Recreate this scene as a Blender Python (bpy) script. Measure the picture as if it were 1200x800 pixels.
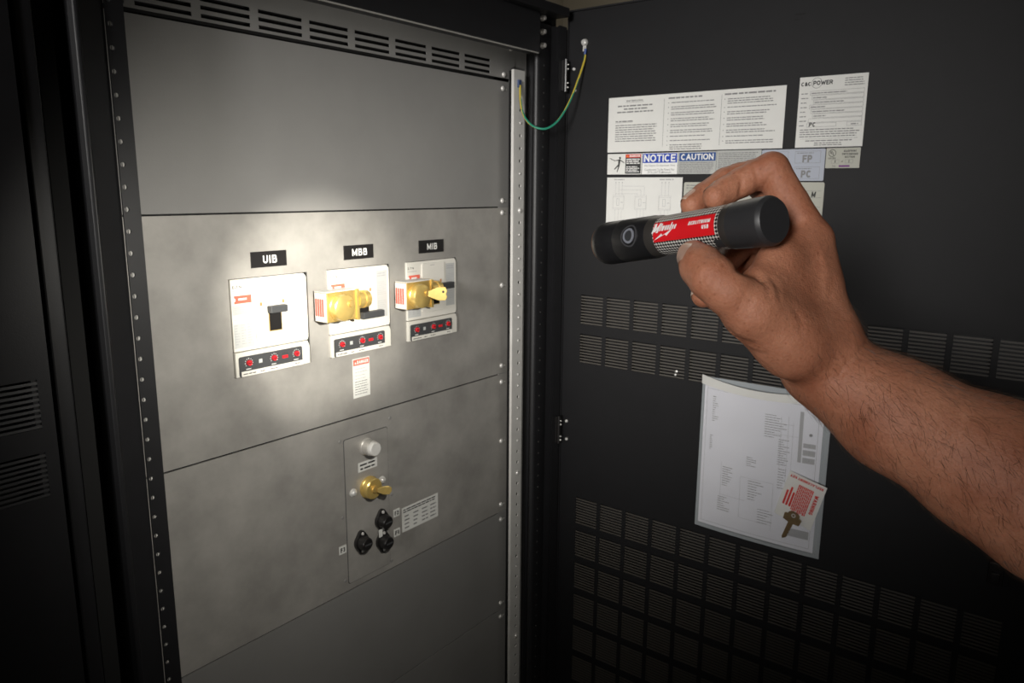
import bpy, bmesh, math, random
import numpy as np
from mathutils import Vector, Matrix

random.seed(7)
for o in list(bpy.data.objects):
    bpy.data.objects.remove(o)
SC = bpy.context.scene
COL = SC.collection
PI = math.pi

# ------------------------------------------------------------------ camera
CZ = 1.6                                   # eye height
F = 895.4                                  # focal length in pixels of a 1200 x 800 frame
Rm = np.array([[0.61044318, 0.1510912, 0.77751564],
               [-0.79202675, 0.12544316, 0.59745932],
               [0.00726317, 0.98052816, -0.19624419]])   # columns: right, up, forward
cam_d = bpy.data.cameras.new('camera')
cam = bpy.data.objects.new('camera', cam_d)
COL.objects.link(cam)
rt, up, fw = Rm[:, 0], Rm[:, 1], Rm[:, 2]
cam.matrix_world = Matrix(((rt[0], up[0], -fw[0], 0), (rt[1], up[1], -fw[1], 0),
                           (rt[2], up[2], -fw[2], CZ), (0, 0, 0, 1)))
cam_d.sensor_width = 36
cam_d.lens = F / 1200 * 36
cam_d.clip_start = 0.02
cam_d.dof.use_dof = True
cam_d.dof.focus_distance = 0.58
cam_d.dof.aperture_fstop = 26
SC.camera = cam

# ------------------------------------------------------------------ world, lights, exposure
SC.view_settings.view_transform = 'Standard'
SC.view_settings.look = 'None'
SC.view_settings.exposure = 0.0
SC.view_settings.gamma = 1.0
SC.view_settings.use_curve_mapping = False
world = bpy.data.worlds.new('world')
SC.world = world
world.use_nodes = True
world.node_tree.nodes['Background'].inputs[0].default_value = (0.9, 0.95, 1.0, 1)
world.node_tree.nodes['Background'].inputs[1].default_value = 0.004


def aim(o, loc, target):
    o.location = loc
    o.rotation_euler = (Vector(target) - Vector(loc)).to_track_quat('-Z', 'Y').to_euler()


def lamp(name, kind, loc, target, power, color, **kw):
    d = bpy.data.lights.new(name, kind)
    d.energy = power
    d.color = color
    for k, v in kw.items():
        setattr(d, k, v)
    o = bpy.data.objects.new(name, d)
    COL.objects.link(o)
    aim(o, loc, target)
    return o


# a soft work light over the holder's left shoulder, aimed at the open door and the hand
lamp('work_light', 'SPOT', (-2.20, -0.25, 2.00), (1.31, 0.69, 1.57), 480, (1.0, 0.97, 0.94),
     spot_size=math.radians(22.5), spot_blend=1.0, shadow_soft_size=0.35)
# weak added fill lamp without a fixture, brightens the wall behind the cabinet
lamp('wall_fill_light', 'AREA', (1.9, 1.2, 2.82), (1.9, 1.3, 0.0), 7.0, (1.0, 0.95, 0.84), size=0.9)


# ------------------------------------------------------------------ pixel rays to points on known planes
def ray(px, py):
    return Rm @ np.array([px - 600.0, 400.0 - py, F])


def onY(px, py, Y):
    r = ray(px, py)
    r = r * Y / r[1]
    return r[0], r[2] + CZ


def cw(x, y, z):
    """camera space (right, up, forward) to world"""
    p = Rm @ np.array([x, y, z])
    return Vector((p[0], p[1], p[2] + CZ))


YP = 0.95          # front face of the cover panels
XD = 1.311         # inner face of the open door
YF = 0.872         # front of the cabinet frame


# ------------------------------------------------------------------ materials
def mat(name, col, rough=0.5, metal=0.0, var=0.0, vscale=20.0, bump=0.0, bscale=200.0, spec=0.5, col2=None,
        stretch=None, rvar=0.0):
    m = bpy.data.materials.new(name)
    m.use_nodes = True
    nt = m.node_tree
    b = nt.nodes['Principled BSDF']
    b.inputs['Roughness'].default_value = rough
    b.inputs['Metallic'].default_value = metal
    b.inputs['Specular IOR Level'].default_value = spec
    c = tuple(col) + (1,)
    b.inputs['Base Color'].default_value = c
    if var or bump or rvar:
        tc = nt.nodes.new('ShaderNodeTexCoord')
        src = tc.outputs['Object']
        if stretch:
            mp = nt.nodes.new('ShaderNodeMapping')
            mp.inputs['Scale'].default_value = stretch
            nt.links.new(src, mp.inputs['Vector'])
            src = mp.outputs['Vector']
    if var:
        n = nt.nodes.new('ShaderNodeTexNoise')
        n.inputs['Scale'].default_value = vscale
        n.inputs['Detail'].default_value = 5
        n.inputs['Roughness'].default_value = 0.62
        nt.links.new(src, n.inputs['Vector'])
        r = nt.nodes.new('ShaderNodeValToRGB')
        r.color_ramp.elements[0].position = 0.3
        r.color_ramp.elements[1].position = 0.7
        lo = col2 if col2 else tuple(x * (1 - var) for x in col)
        hi = col if col2 else tuple(min(1, x * (1 + var)) for x in col)
        r.color_ramp.elements[0].color = tuple(lo) + (1,)
        r.color_ramp.elements[1].color = tuple(hi) + (1,)
        nt.links.new(n.outputs['Fac'], r.inputs['Fac'])
        nt.links.new(r.outputs['Color'], b.inputs['Base Color'])
        if rvar:
            mr = nt.nodes.new('ShaderNodeMapRange')
            mr.inputs['To Min'].default_value = rough - rvar
            mr.inputs['To Max'].default_value = rough + rvar
            nt.links.new(n.outputs['Fac'], mr.inputs['Value'])
            nt.links.new(mr.outputs['Result'], b.inputs['Roughness'])
    if bump:
        n2 = nt.nodes.new('ShaderNodeTexNoise')
        n2.inputs['Scale'].default_value = bscale
        n2.inputs['Detail'].default_value = 3
        nt.links.new(src, n2.inputs['Vector'])
        bp = nt.nodes.new('ShaderNodeBump')
        bp.inputs['Strength'].default_value = bump
        bp.inputs['Distance'].default_value = 0.001
        nt.links.new(n2.outputs['Fac'], bp.inputs['Height'])
        nt.links.new(bp.outputs['Normal'], b.inputs['Normal'])
    return m


M = {}
M['panel'] = mat('galvanised_panel', (0.40, 0.385, 0.36), 0.5, 0.35, 0.17, 13.0, 0.08, 260.0, 0.5, rvar=0.08)
M['panel_dull'] = mat('grey_panel', (0.31, 0.305, 0.295), 0.55, 0.35, 0.06, 6.0, 0.10, 420.0)
M['rail'] = mat('zinc_rail', (0.70, 0.69, 0.66), 0.5, 0.15, 0.06, 30.0)
M['black'] = mat('black_powder_coat', (0.013, 0.013, 0.0145), 0.45, 0.0, 0.1, 40.0, 0.12, 900.0)
M['door'] = mat('door_powder_coat', (0.0105, 0.0105, 0.0117), 0.55, 0.0, 0.08, 30.0, 0.15, 900.0, spec=0.32)
M['louver'] = mat('louver_lit_tone', (0.062, 0.056, 0.048), 0.55, 0.0, 0.1, 30.0)  # paler than the door sheet: light caught by the slats put into colour
M['inside'] = mat('cabinet_inside', (0.006, 0.006, 0.006), 0.8)
M['steel'] = mat('bright_screw', (0.80, 0.79, 0.76), 0.28, 0.35)
M['steel2'] = mat('satin_steel', (0.62, 0.60, 0.56), 0.32, 0.5)
M['brass'] = mat('brass', (0.86, 0.62, 0.20), 0.30, 0.65, 0.10, 60.0)
M['brass_pl'] = mat('brass_plate', (0.66, 0.46, 0.15), 0.36, 0.6, 0.12, 40.0)
M['key'] = mat('old_brass_key', (0.20, 0.135, 0.065), 0.5, 0.5, 0.15, 150.0)
M['white_pl'] = mat('white_plastic', (0.74, 0.72, 0.66), 0.42, 0.0, 0.03, 30.0)
M['cream'] = mat('cream_plastic', (0.68, 0.66, 0.60), 0.45)
M['grey_lab'] = mat('grey_label', (0.50, 0.51, 0.50), 0.5)
M['dark_pl'] = mat('dark_grey_plastic', (0.055, 0.057, 0.060), 0.5)
M['black_pl'] = mat('black_plastic', (0.014, 0.013, 0.013), 0.35)
M['red'] = mat('red_plastic', (0.66, 0.02, 0.03), 0.4)
M['red_print'] = mat('red_print', (0.62, 0.045, 0.035), 0.5)
M['pale_red'] = mat('orange_red_print', (0.75, 0.14, 0.09), 0.5)
M['ink'] = mat('black_ink', (0.03, 0.03, 0.03), 0.6)
M['grey_ink'] = mat('grey_ink', (0.22, 0.22, 0.22), 0.6)
M['pale_ink'] = mat('pale_grey_ink', (0.40, 0.40, 0.41), 0.6)
M['white_print'] = mat('white_print', (0.82, 0.82, 0.80), 0.5)
M['paper'] = mat('white_vinyl', (0.72, 0.72, 0.69), 0.45, 0.0, 0.03, 20.0)
M['silver_lab'] = mat('silver_label', (0.46, 0.47, 0.45), 0.45)
M['blue_lab'] = mat('pale_blue_label', (0.42, 0.45, 0.52), 0.45)
M['ul_lab'] = mat('greenish_silver_label', (0.46, 0.46, 0.40), 0.45)
M['blue'] = mat('blue_print', (0.012, 0.055, 0.42), 0.45)
M['blue2'] = mat('dull_blue_print', (0.02, 0.075, 0.26), 0.45)
M['purple'] = mat('purple_ink', (0.16, 0.03, 0.20), 0.5)
M['orange'] = mat('orange_print', (0.75, 0.22, 0.02), 0.5)
M['wall'] = mat('beige_wall', (0.40, 0.36, 0.29), 0.85, 0.0, 0.05, 3.0)
M['ceil'] = mat('off_white_ceiling', (0.55, 0.53, 0.48), 0.9, 0.0, 0.04, 3.0)
M['floor'] = mat('grey_concrete', (0.16, 0.155, 0.15), 0.7, 0.0, 0.15, 4.0)
M['copper'] = mat('copper_flag', (0.55, 0.25, 0.09), 0.5)


# ------------------------------------------------------------------ mesh helpers
STUFF = {'fine_print', 'print', 'heading', 'table_print', 'line_drawing', 'dial_marks', 'punched_holes', 'red_print', 'boxes', 'title_block',
         'welded_edge'}


class MB:
    def __init__(s):
        s.v, s.f, s.mi = [], [], []

    def add(s, vs, fs, mi=0):
        b = len(s.v)
        s.v += [tuple(v) for v in vs]
        for f in fs:
            s.f.append(tuple(i + b for i in f))
            s.mi.append(mi)
        return s

    def box(s, x0, x1, y0, y1, z0, z1, mi=0):
        vs = [(x, y, z) for x in (x0, x1) for y in (y0, y1) for z in (z0, z1)]
        return s.add(vs, [(0, 1, 3, 2), (4, 6, 7, 5), (0, 4, 5, 1), (2, 3, 7, 6), (0, 2, 6, 4), (1, 5, 7, 3)], mi)

    def tube(s, pts, rad, n=10, caps=True, mi=0, mfun=None):
        """swept circle along points; rad scalar or list"""
        pts = [Vector(p) for p in pts]
        k = len(pts)
        rads = rad if isinstance(rad, (list, tuple)) else [rad] * k
        base = len(s.v)
        t0 = (pts[1] - pts[0]).normalized()
        a = t0.orthogonal().normalized()
        for i, p in enumerate(pts):
            t = (pts[min(i + 1, k - 1)] - pts[max(i - 1, 0)]).normalized()
            a = (a - t * a.dot(t)).normalized()
            b = t.cross(a)
            for j in range(n):
                w = 2 * PI * j / n
                s.v.append(tuple(p + (a * math.cos(w) + b * math.sin(w)) * rads[i]))
        for i in range(k - 1):
            for j in range(n):
                j2 = (j + 1) % n
                s.f.append((base + i * n + j, base + i * n + j2, base + (i + 1) * n + j2, base + (i + 1) * n + j))
                s.mi.append(mfun(i, j) if mfun else mi)
        if caps:
            s.f.append(tuple(base + j for j in reversed(range(n))))
            s.mi.append(mi)
            s.f.append(tuple(base + (k - 1) * n + j for j in range(n)))
            s.mi.append(mi)
        return s

    def lathe_y(s, prof, n=20, cx=0, cz=0, mi=0):
        """profile (y, r) about an axis along local y"""
        base = len(s.v)
        for (y, r) in prof:
            for j in range(n):
                w = 2 * PI * j / n
                s.v.append((cx + r * math.cos(w), y, cz + r * math.sin(w)))
        for i in range(len(prof) - 1):
            for j in range(n):
                j2 = (j + 1) % n
                s.f.append((base + i * n + j, base + (i + 1) * n + j, base + (i + 1) * n + j2, base + i * n + j2))
                s.mi.append(mi)
        s.f.append(tuple(base + j for j in range(n)))
        s.mi.append(mi)
        s.f.append(tuple(base + (len(prof) - 1) * n + j for j in reversed(range(n))))
        s.mi.append(mi)
        return s

    def prism(s, poly, y0, y1, mi=0):
        """polygon in x,z extruded from y0 to y1"""
        n = len(poly)
        vs = [(x, y0, z) for x, z in poly] + [(x, y1, z) for x, z in poly]
        fs = [tuple(range(n)), tuple(reversed(range(n, 2 * n)))]
        fs += [(i, i + n, (i + 1) % n + n, (i + 1) % n) for i in range(n)]
        return s.add(vs, fs, mi)

    def prism_z(s, poly, z0, z1, mi=0):
        n = len(poly)
        vs = [(x, y, z0) for x, y in poly] + [(x, y, z1) for x, y in poly]
        fs = [tuple(reversed(range(n))), tuple(range(n, 2 * n))]
        fs += [(i, (i + 1) % n, (i + 1) % n + n, i + n) for i in range(n)]
        return s.add(vs, fs, mi)

    def build(s, name, m, parent=None, smooth=False, bevel=0, loc=None, rotz=None, shade_angle=None):
        me = bpy.data.meshes.new(name)
        me.from_pydata(s.v, [], s.f)
        ms = m if isinstance(m, (list, tuple)) else [m]
        for q in ms:
            me.materials.append(q)
        me.polygons.foreach_set('material_index', s.mi)
        bm = bmesh.new()
        bm.from_mesh(me)
        bmesh.ops.recalc_face_normals(bm, faces=bm.faces)
        bm.to_mesh(me)
        bm.free()
        if smooth:
            me.polygons.foreach_set('use_smooth', [True] * len(me.polygons))
            try:
                me.set_sharp_from_angle(angle=math.radians(shade_angle or 40))
            except Exception:
                pass
        me.update()
        o = bpy.data.objects.new(name, me)
        COL.objects.link(o)
        if parent:
            o.parent = parent
            if name in STUFF:
                o['kind'] = 'stuff'
        if loc is not None:
            o.location = loc
        if rotz is not None:
            o.rotation_euler = (0, 0, rotz)
        if bevel:
            md = o.modifiers.new('bevel', 'BEVEL')
            md.width = bevel
            md.segments = 2
            md.limit_method = 'ANGLE'
        return o


def rrect(x0, x1, z0, z1, r, n=4):
    pts = []
    for cx, cz, a0 in ((x1 - r, z1 - r, 0), (x0 + r, z1 - r, PI / 2), (x0 + r, z0 + r, PI), (x1 - r, z0 + r, 1.5 * PI)):
        for i in range(n + 1):
            a = a0 + PI / 2 * i / n
            pts.append((cx + r * math.cos(a), cz + r * math.sin(a)))
    return pts


def plate(x0, x1, z0, z1, y0, y1, holes):
    """flat sheet with rectangular openings (hx0,hx1,hz0,hz1)"""
    xs = sorted({round(v, 5) for v in [x0, x1] + [h[0] for h in holes] + [h[1] for h in holes]})
    zs = sorted({round(v, 5) for v in [z0, z1] + [h[2] for h in holes] + [h[3] for h in holes]})
    nx, nz = len(xs), len(zs)
    xi = {v: i for i, v in enumerate(xs)}
    zi = {v: i for i, v in enumerate(zs)}
    solid = np.ones((nx - 1, nz - 1), bool)
    for h in holes:
        solid[xi[round(h[0], 5)]:xi[round(h[1], 5)], zi[round(h[2], 5)]:zi[round(h[3], 5)]] = False
    mb = MB()
    vid = {}

    def V(i, j, k):
        if (i, j, k) not in vid:
            vid[(i, j, k)] = len(mb.v)
            mb.v.append((xs[i], (y0, y1)[k], zs[j]))
        return vid[(i, j, k)]

    def S(i, j):
        return 0 <= i < nx - 1 and 0 <= j < nz - 1 and solid[i, j]
    for i in range(nx - 1):
        for j in range(nz - 1):
            if not solid[i, j]:
                continue
            q = [(V(i, j, 0), V(i + 1, j, 0), V(i + 1, j + 1, 0), V(i, j + 1, 0)),
                 (V(i, j, 1), V(i, j + 1, 1), V(i + 1, j + 1, 1), V(i + 1, j, 1))]
            if not S(i - 1, j):
                q.append((V(i, j, 0), V(i, j + 1, 0), V(i, j + 1, 1), V(i, j, 1)))
            if not S(i + 1, j):
                q.append((V(i + 1, j, 0), V(i + 1, j, 1), V(i + 1, j + 1, 1), V(i + 1, j + 1, 0)))
            if not S(i, j - 1):
                q.append((V(i, j, 0), V(i, j, 1), V(i + 1, j, 1), V(i + 1, j, 0)))
            if not S(i, j + 1):
                q.append((V(i, j + 1, 0), V(i + 1, j + 1, 0), V(i + 1, j + 1, 1), V(i, j + 1, 1)))
            for f in q:
                mb.f.append(f)
                mb.mi.append(0)
    return mb


def perf_strip(x0, x1, hx, y, th, ztop, pitch, n, r, zfull_top, zfull_bot, mb=None):
    """vertical strip with a row of round holes"""
    mb = mb or MB()
    N = 8
    for k in range(n):
        zc = ztop - k * pitch
        za, zb = zc - pitch / 2, zc + pitch / 2
        ring = [(hx + r * math.cos(PI / 8 + 2 * PI * i / N), zc + r * math.sin(PI / 8 + 2 * PI * i / N)) for i in range(N)]
        outer = []
        for i in range(N):
            a = PI / 8 + 2 * PI * i / N
            c, s_ = math.cos(a), math.sin(a)
            ex = x1 if c > 0 else x0
            ez = zb if s_ > 0 else za
            outer.append((ex, hx, ez, zc, c, s_))
        out = []
        for i, (ex, hx_, ez, zc_, c, s_) in enumerate(outer):
            if abs(c) > abs(s_):
                out.append((ex, zc_ + (ez - zc_) * 0.45))
            else:
                out.append((hx_ + (ex - hx_) * 0.45, ez))
        vs = [(p[0], y, p[1]) for p in ring] + [(p[0], y, p[1]) for p in out] + \
             [(p[0], y + th, p[1]) for p in ring] + [(x0, y, za), (x1, y, za), (x1, y, zb), (x0, y, zb)]
        fs = []
        for i in range(N):
            j = (i + 1) % N
            fs.append((i, j, N + j, N + i))
            fs.append((i, 2 * N + i, 2 * N + j, j))
        # corners
        corner = {0: 26, 2: 27, 4: 24, 6: 25}
        for i, cidx in corner.items():
            fs.append((N + i, N + i + 1, cidx))
        mb.add(vs, fs)
    zt, zb = ztop + pitch / 2, ztop - (n - 0.5) * pitch
    for a, b in ((zt, zfull_top), (zfull_bot, zb)):
        if b > a + 1e-5:
            mb.add([(x0, y, a), (x1, y, a), (x1, y, b), (x0, y, b)], [(0, 1, 2, 3)])
    mb.add([(x0, y, zfull_bot), (x0, y, zfull_top), (x0, y + th, zfull_top), (x0, y + th, zfull_bot)], [(0, 1, 2, 3)])
    mb.add([(x1, y, zfull_bot), (x1, y, zfull_top), (x1, y + th, zfull_top), (x1, y + th, zfull_bot)], [(0, 1, 2, 3)])
    return mb


# ------------------------------------------------------------------ naming helpers
def tag(o, label, cat=None, group=None):
    o['label'] = label
    if cat:
        o['category'] = cat
    if group:
        o['group'] = group
    return o


def thing(name, label, cat, loc=(0, 0, 0), rotz=0, group=None):
    o = bpy.data.objects.new(name, None)
    o.empty_display_size = 0.02
    COL.objects.link(o)
    o.location = loc
    o.rotation_euler = (0, 0, rotz)
    return tag(o, label, cat, group)


def struct(o):
    o['kind'] = 'structure'
    return o


def dup(o, parent):
    c = o.copy()
    COL.objects.link(c)
    c.parent = parent
    return c


_txt = {}


def text(parent, s, x, z, size, m, align='CENTER', y=-0.0009, bold=0.0, sx=1.0, shear=0.0, name='lettering', rot=0.0):
    key = (s, size, align, bold, shear)
    if key not in _txt:
        cu = bpy.data.curves.new('text', 'FONT')
        cu.body = s
        cu.size = size
        cu.align_x = align
        cu.align_y = 'CENTER'
        cu.offset = bold * size
        cu.shear = shear
        cu.space_character = 1.0 + bold * 2.2
        cu.resolution_u = 3
        to = bpy.data.objects.new('text', cu)
        me = bpy.data.meshes.new_from_object(to)
        vs = [tuple(v.co) for v in me.vertices]
        fs = [tuple(p.vertices) for p in me.polygons]
        bpy.data.objects.remove(to)
        bpy.data.curves.remove(cu)
        bpy.data.meshes.remove(me)
        _txt[key] = (vs, fs)
    vs, fs = _txt[key]
    me = bpy.data.meshes.new(name)
    c, sn = math.cos(rot), math.sin(rot)
    me.from_pydata([(x + (v[0] * sx * c - v[1] * sn), y, z + (v[0] * sx * sn + v[1] * c)) for v in vs], [], fs)
    me.materials.append(m)
    o = bpy.data.objects.new(name, me)
    COL.objects.link(o)
    o.parent = parent
    return o


# ---- heavy block lettering drawn with strokes (cap height 1, widths per letter)
def _arc(cx, cy, rx, ry, a0, a1, n=8):
    return [(cx + rx * math.cos(math.radians(a0 + (a1 - a0) * i / n)), cy + ry * math.sin(math.radians(a0 + (a1 - a0) * i / n))) for i in range(n + 1)]


STROKES = {
    'A': (1.0, [[(0, 0), (.5, 1), (1, 0)], [(.2, .32), (.8, .32)]]),
    'B': (.92, [[(0, 0), (0, 1), (.72, 1), (.92, .90), (.92, .64), (.75, .53), (0, .53)], [(.75, .53), (1, .42), (1, .12), (.8, 0), (0, 0)]]),
    'C': (.95, [_arc(.5, .5, .5, .5, 50, 310, 14)]),
    'D': (.95, [[(0, 0), (0, 1), (.45, 1)] + _arc(.45, .5, .55, .5, 90, -90) + [(0, 0)]]),
    'E': (.8, [[(1, 1), (0, 1), (0, 0), (1, 0)], [(0, .52), (.85, .52)]]),
    'F': (.8, [[(1, 1), (0, 1), (0, 0)], [(0, .5), (.85, .5)]]),
    'G': (1.0, [_arc(.5, .5, .5, .5, 50, 350, 14) + [(1, .45), (.6, .45)]]),
    'H': (.95, [[(0, 0), (0, 1)], [(1, 0), (1, 1)], [(0, .5), (1, .5)]]),
    'I': (.0, [[(0, 0), (0, 1)]]),
    'K': (.95, [[(0, 0), (0, 1)], [(1, 1), (.05, .42)], [(.3, .58), (1, 0)]]),
    'L': (.75, [[(0, 1), (0, 0), (1, 0)]]),
    'M': (1.2, [[(0, 0), (0, 1), (.5, .15), (1, 1), (1, 0)]]),
    'N': (.95, [[(0, 0), (0, 1), (1, 0), (1, 1)]]),
    'O': (1.05, [_arc(.5, .5, .5, .5, 0, 360, 20)]),
    'P': (.85, [[(0, 0), (0, 1), (.6, 1)] + _arc(.6, .72, .4, .28, 90, -90) + [(0, .44)]]),
    'R': (.9, [[(0, 0), (0, 1), (.6, 1)] + _arc(.6, .74, .4, .26, 90, -90) + [(0, .48)], [(.5, .48), (1, 0)]]),
    'S': (.85, [_arc(.5, .75, .48, .25, 30, 260, 9) + _arc(.5, .25, .5, .25, 80, -150, 9)]),
    'T': (.85, [[(0, 1), (1, 1)], [(.5, 1), (.5, 0)]]),
    'U': (.95, [[(0, 1), (0, .4)] + _arc(.5, .4, .5, .4, 180, 360) + [(1, 1)]]),
    'W': (1.4, [[(0, 1), (.25, 0), (.5, .8), (.75, 0), (1, 1)]]),
    'Y': (.95, [[(0, 1), (.5, .45), (1, 1)], [(.5, .45), (.5, 0)]]),
    '&': (.95, [[(1, 0), (.25, .72)] + _arc(.45, .8, .22, .2, 200, -20, 8) + [(.08, .35)] + _arc(.38, .24, .34, .24, 160, 330, 8) + [(.95, .45)]]),
    '1': (.35, [[(0, .75), (.8, 1), (.8, 0)]]),
    '2': (.8, [_arc(.5, .7, .48, .3, 170, -35, 9) + [(0, 0), (1, 0)]]),
    '3': (.8, [_arc(.45, .75, .45, .25, 150, -80, 9), _arc(.45, .27, .5, .27, 80, -150, 9)]),
    'i': (.0, [[(0, 0), (0, .58)], [(0, .82), (0, .92)]]),
    'l': (.0, [[(0, 0), (0, 1)]]),
    'w': (.85, [[(0, .58), (.25, 0), (.5, .5), (.75, 0), (1, .58)]]),
    'a': (.55, [_arc(.5, .3, .5, .28, 60, 400, 12), [(1, .58), (1, 0)]]),
    'u': (.55, [[(0, .58), (0, .25)] + _arc(.5, .25, .5, .25, 180, 360, 6) + [(1, .58), (1, 0)]]),
    'k': (.55, [[(0, 0), (0, 1)], [(1, .6), (.1, .25)], [(.4, .35), (1, 0)]]),
    'e': (.55, [[(0, .3), (1, .3)] + _arc(.5, .3, .5, .28, 0, 310, 12)]),
}


def stroke_letters(s_, h, t, wid=.62, gap=.16, shear=0.0, vary=1.0):
    """flat quads for a word centred on the origin; h cap height, t stroke, wid width factor (all of h)"""
    quads, x = [], 0.0
    T = t * h
    for ch in s_:
        if ch == ' ':
            x += .45 * h * wid
            continue
        wd, lines_ = STROKES[ch]
        W = max(wd * wid * h - T, 0)
        for ln in lines_:
            P_ = [(x + T / 2 + u * W, T / 2 + v * (h - T)) for u, v in ln]
            for (ax, az), (bx, bz) in zip(P_[:-1], P_[1:]):
                dx, dz = bx - ax, bz - az
                L = math.hypot(dx, dz) + 1e-9
                ex, ez = dx / L * T * .5, dz / L * T * .5
                nx_, nz_ = -ez, ex
                k = .98 if L > T else .45
                quads.append([(ax - ex * k + nx_, az - ez * k + nz_), (ax - ex * k - nx_, az - ez * k - nz_), (bx + ex * k - nx_, bz + ez * k - nz_),
                              (bx + ex * k + nx_, bz + ez * k + nz_)])
        x += W + T + gap * h
    tot = x - gap * h
    return [[(px - tot / 2 + shear * (pz - h / 2), pz - h / 2) for px, pz in q] for q in quads], tot


def stext(parent, s_, x, z, h, m, t=.2, wid=.62, gap=.14, y=-0.0009, shear=0.0, align='CENTER', rot=0.0, name='lettering', width=None):
    qs_, tot = stroke_letters(s_, h, t, wid, gap, shear)
    sc = width / tot if width else 1.0
    off = (tot * sc / 2 if align == 'LEFT' else 0)
    c, sn = math.cos(rot), math.sin(rot)
    mb = MB()
    for i, q in enumerate(qs_):
        yy = y - (i % 7) * 1e-6
        mb.add([(x + (px * sc + off) * c - pz * sn, yy, z + (px * sc + off) * sn + pz * c) for px, pz in q], [(0, 1, 2, 3)])
    me_ = bpy.data.meshes.new(name)
    me_.from_pydata(mb.v, [], mb.f)
    me_.materials.append(m)
    o = bpy.data.objects.new(name, me_)
    COL.objects.link(o)
    o.parent = parent
    o['kind'] = 'stuff'
    return o


def lines(mb, x0, x1, ztop, n, dz, h, y=-0.0009, ragged=0.25, gap=0.012):
    """rows of word-like dashes too small to read"""
    for i in range(n):
        z = ztop - i * dz
        x = x0
        end = x1 - (x1 - x0) * random.random() * ragged
        while x < end:
            w = random.uniform(2.0, 6.0) * h
            e = min(x + w, end)
            mb.add([(x, y, z), (e, y, z), (e, y, z + h), (x, y, z + h)], [(0, 1, 2, 3)])
            x = e + h * random.uniform(0.5, 0.9)
    return mb


def rect(mb, x0, x1, z0, z1, y=-0.0008, mi=0):
    return mb.add([(x0, y, z0), (x1, y, z0), (x1, y, z1), (x0, y, z1)], [(0, 1, 2, 3)], mi)


def outline(mb, x0, x1, z0, z1, t, y=-0.0009):
    rect(mb, x0, x1, z0, z0 + t, y)
    rect(mb, x0, x1, z1 - t, z1, y)
    rect(mb, x0, x0 + t, z0 + t, z1 - t, y)
    rect(mb, x1 - t, x1, z0 + t, z1 - t, y)
    return mb


def sticker(name, label, cat, frame, a0, a1, z0, z1, m, group=None, r=0.0, th=0.0006, off=0.0):
    """a thin plate on the panel ('P', a = x) or the door ('D', a = y)"""
    w, h = abs(a1 - a0), z1 - z0
    mb = MB()
    if r:
        mb.prism(rrect(-w / 2, w / 2, -h / 2, h / 2, r), -th, 0)
    else:
        mb.box(-w / 2, w / 2, -th, 0, -h / 2, h / 2)
    if frame == 'P':
        o = mb.build(name, m, loc=((a0 + a1) / 2, YP - off, (z0 + z1) / 2), rotz=0)
    else:
        o = mb.build(name, m, loc=(XD - off, (a0 + a1) / 2, (z0 + z1) / 2), rotz=-PI / 2)
    tag(o, label, cat, group)
    return o, w, h


# ================================================================== THE ROOM
def slab(name, m, *b):
    return struct(MB().box(*b).build(name, m))


slab('floor', M['floor'], -3.0, 3.2, -3.0, 2.2, -0.1, 0.0)
slab('ceiling', M['ceil'], -3.0, 3.2, -3.0, 2.2, 2.9, 3.0)
slab('wall_back', M['wall'], -3.0, 3.2, 2.1, 2.2, 0.0, 2.9)
slab('wall_right', M['wall'], 3.1, 3.2, -3.0, 2.1, 0.0, 2.9)
slab('wall_left', M['wall'], -3.0, -2.9, -3.0, 2.1, 0.0, 2.9)
slab('wall_front', M['wall'], -2.9, 3.1, -3.0, -2.9, 0.0, 2.9)

# ================================================================== THE CABINET
cab = thing('electrical_cabinet', 'open black electrical cabinet with grey galvanised cover panels inside', 'cabinet',
            (0, 0, 0))
ZB, ZT = 0.06, 1.915
# dark shell
MB().box(0.372, 1.29, 1.42, 1.44, 0.03, 1.93).build('back_panel', M['inside'], cab)
MB().box(0.358, 0.372, 0.912, 1.44, 0.03, 1.93).build('side_panel', M['black'], cab)
MB().box(1.29, 1.305, 0.90, 1.44, 0.03, 1.93).build('side_panel', M['black'], cab)
MB().box(0.358, 1.305, 0.90, 1.44, 0.0, 0.06).build('plinth', M['black'], cab)
MB().box(0.36, 1.29, 0.985, 0.990, 0.06, 1.90).build('inner_sheet', M['inside'], cab)


# right corner post: one rolled profile
def xat(px, Y):
    return onY(px, 300, Y)[0]


ridge = [(xat(633, 0.887) - .008 + .008 * math.cos(a), 0.895 - .008 * math.sin(a)) for a in [PI - i * PI / 16 for i in range(9)]]
prof = [(xat(613.5, 0.955), 0.955), (xat(618, 0.938), 0.938), (xat(622, 0.930), 0.930)] + ridge + [ (xat(641, 0.887), 0.887), (xat(641.5, 0.8885), 0.8885),
        (xat(648, 0.8855), 0.8855), (xat(649.5, 0.879), 0.879), (xat(651, YF), YF), (xat(659, YF), YF),
        (1.305, 0.88), (1.305, 0.99), (1.275, 0.99)]
MB().prism_z(prof, 0.03, 1.905).build('corner_post', M['black'], cab, smooth=True, shade_angle=25)
hx = xat(634.5, 0.8865)
hb = MB()
for k in range(66):
    z = 1.83 - 0.025 * k
    hb.lathe_y([(0.8862, 0.0017), (0.8870, 0.0017)], 8, hx, z)
pp = hb.build('punched_holes', mat('hole_glint', (0.05, 0.05, 0.048), 0.5), cab)
# three hex bolts at the top of the post
for y_ in (21, 37, 53):
    bx_, bz_ = onY(638, y_, 0.881)
    b = MB().lathe_y([(0.8869, 0.0058), (0.884, 0.0058), (0.883, 0.0052)], 16).lathe_y(
        [(0.883, 0.0046), (0.8795, 0.0046), (0.8785, 0.0038)], 6)
    b.build('hex_bolt', M['steel2'], cab, loc=(bx_, 0, bz_))

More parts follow.
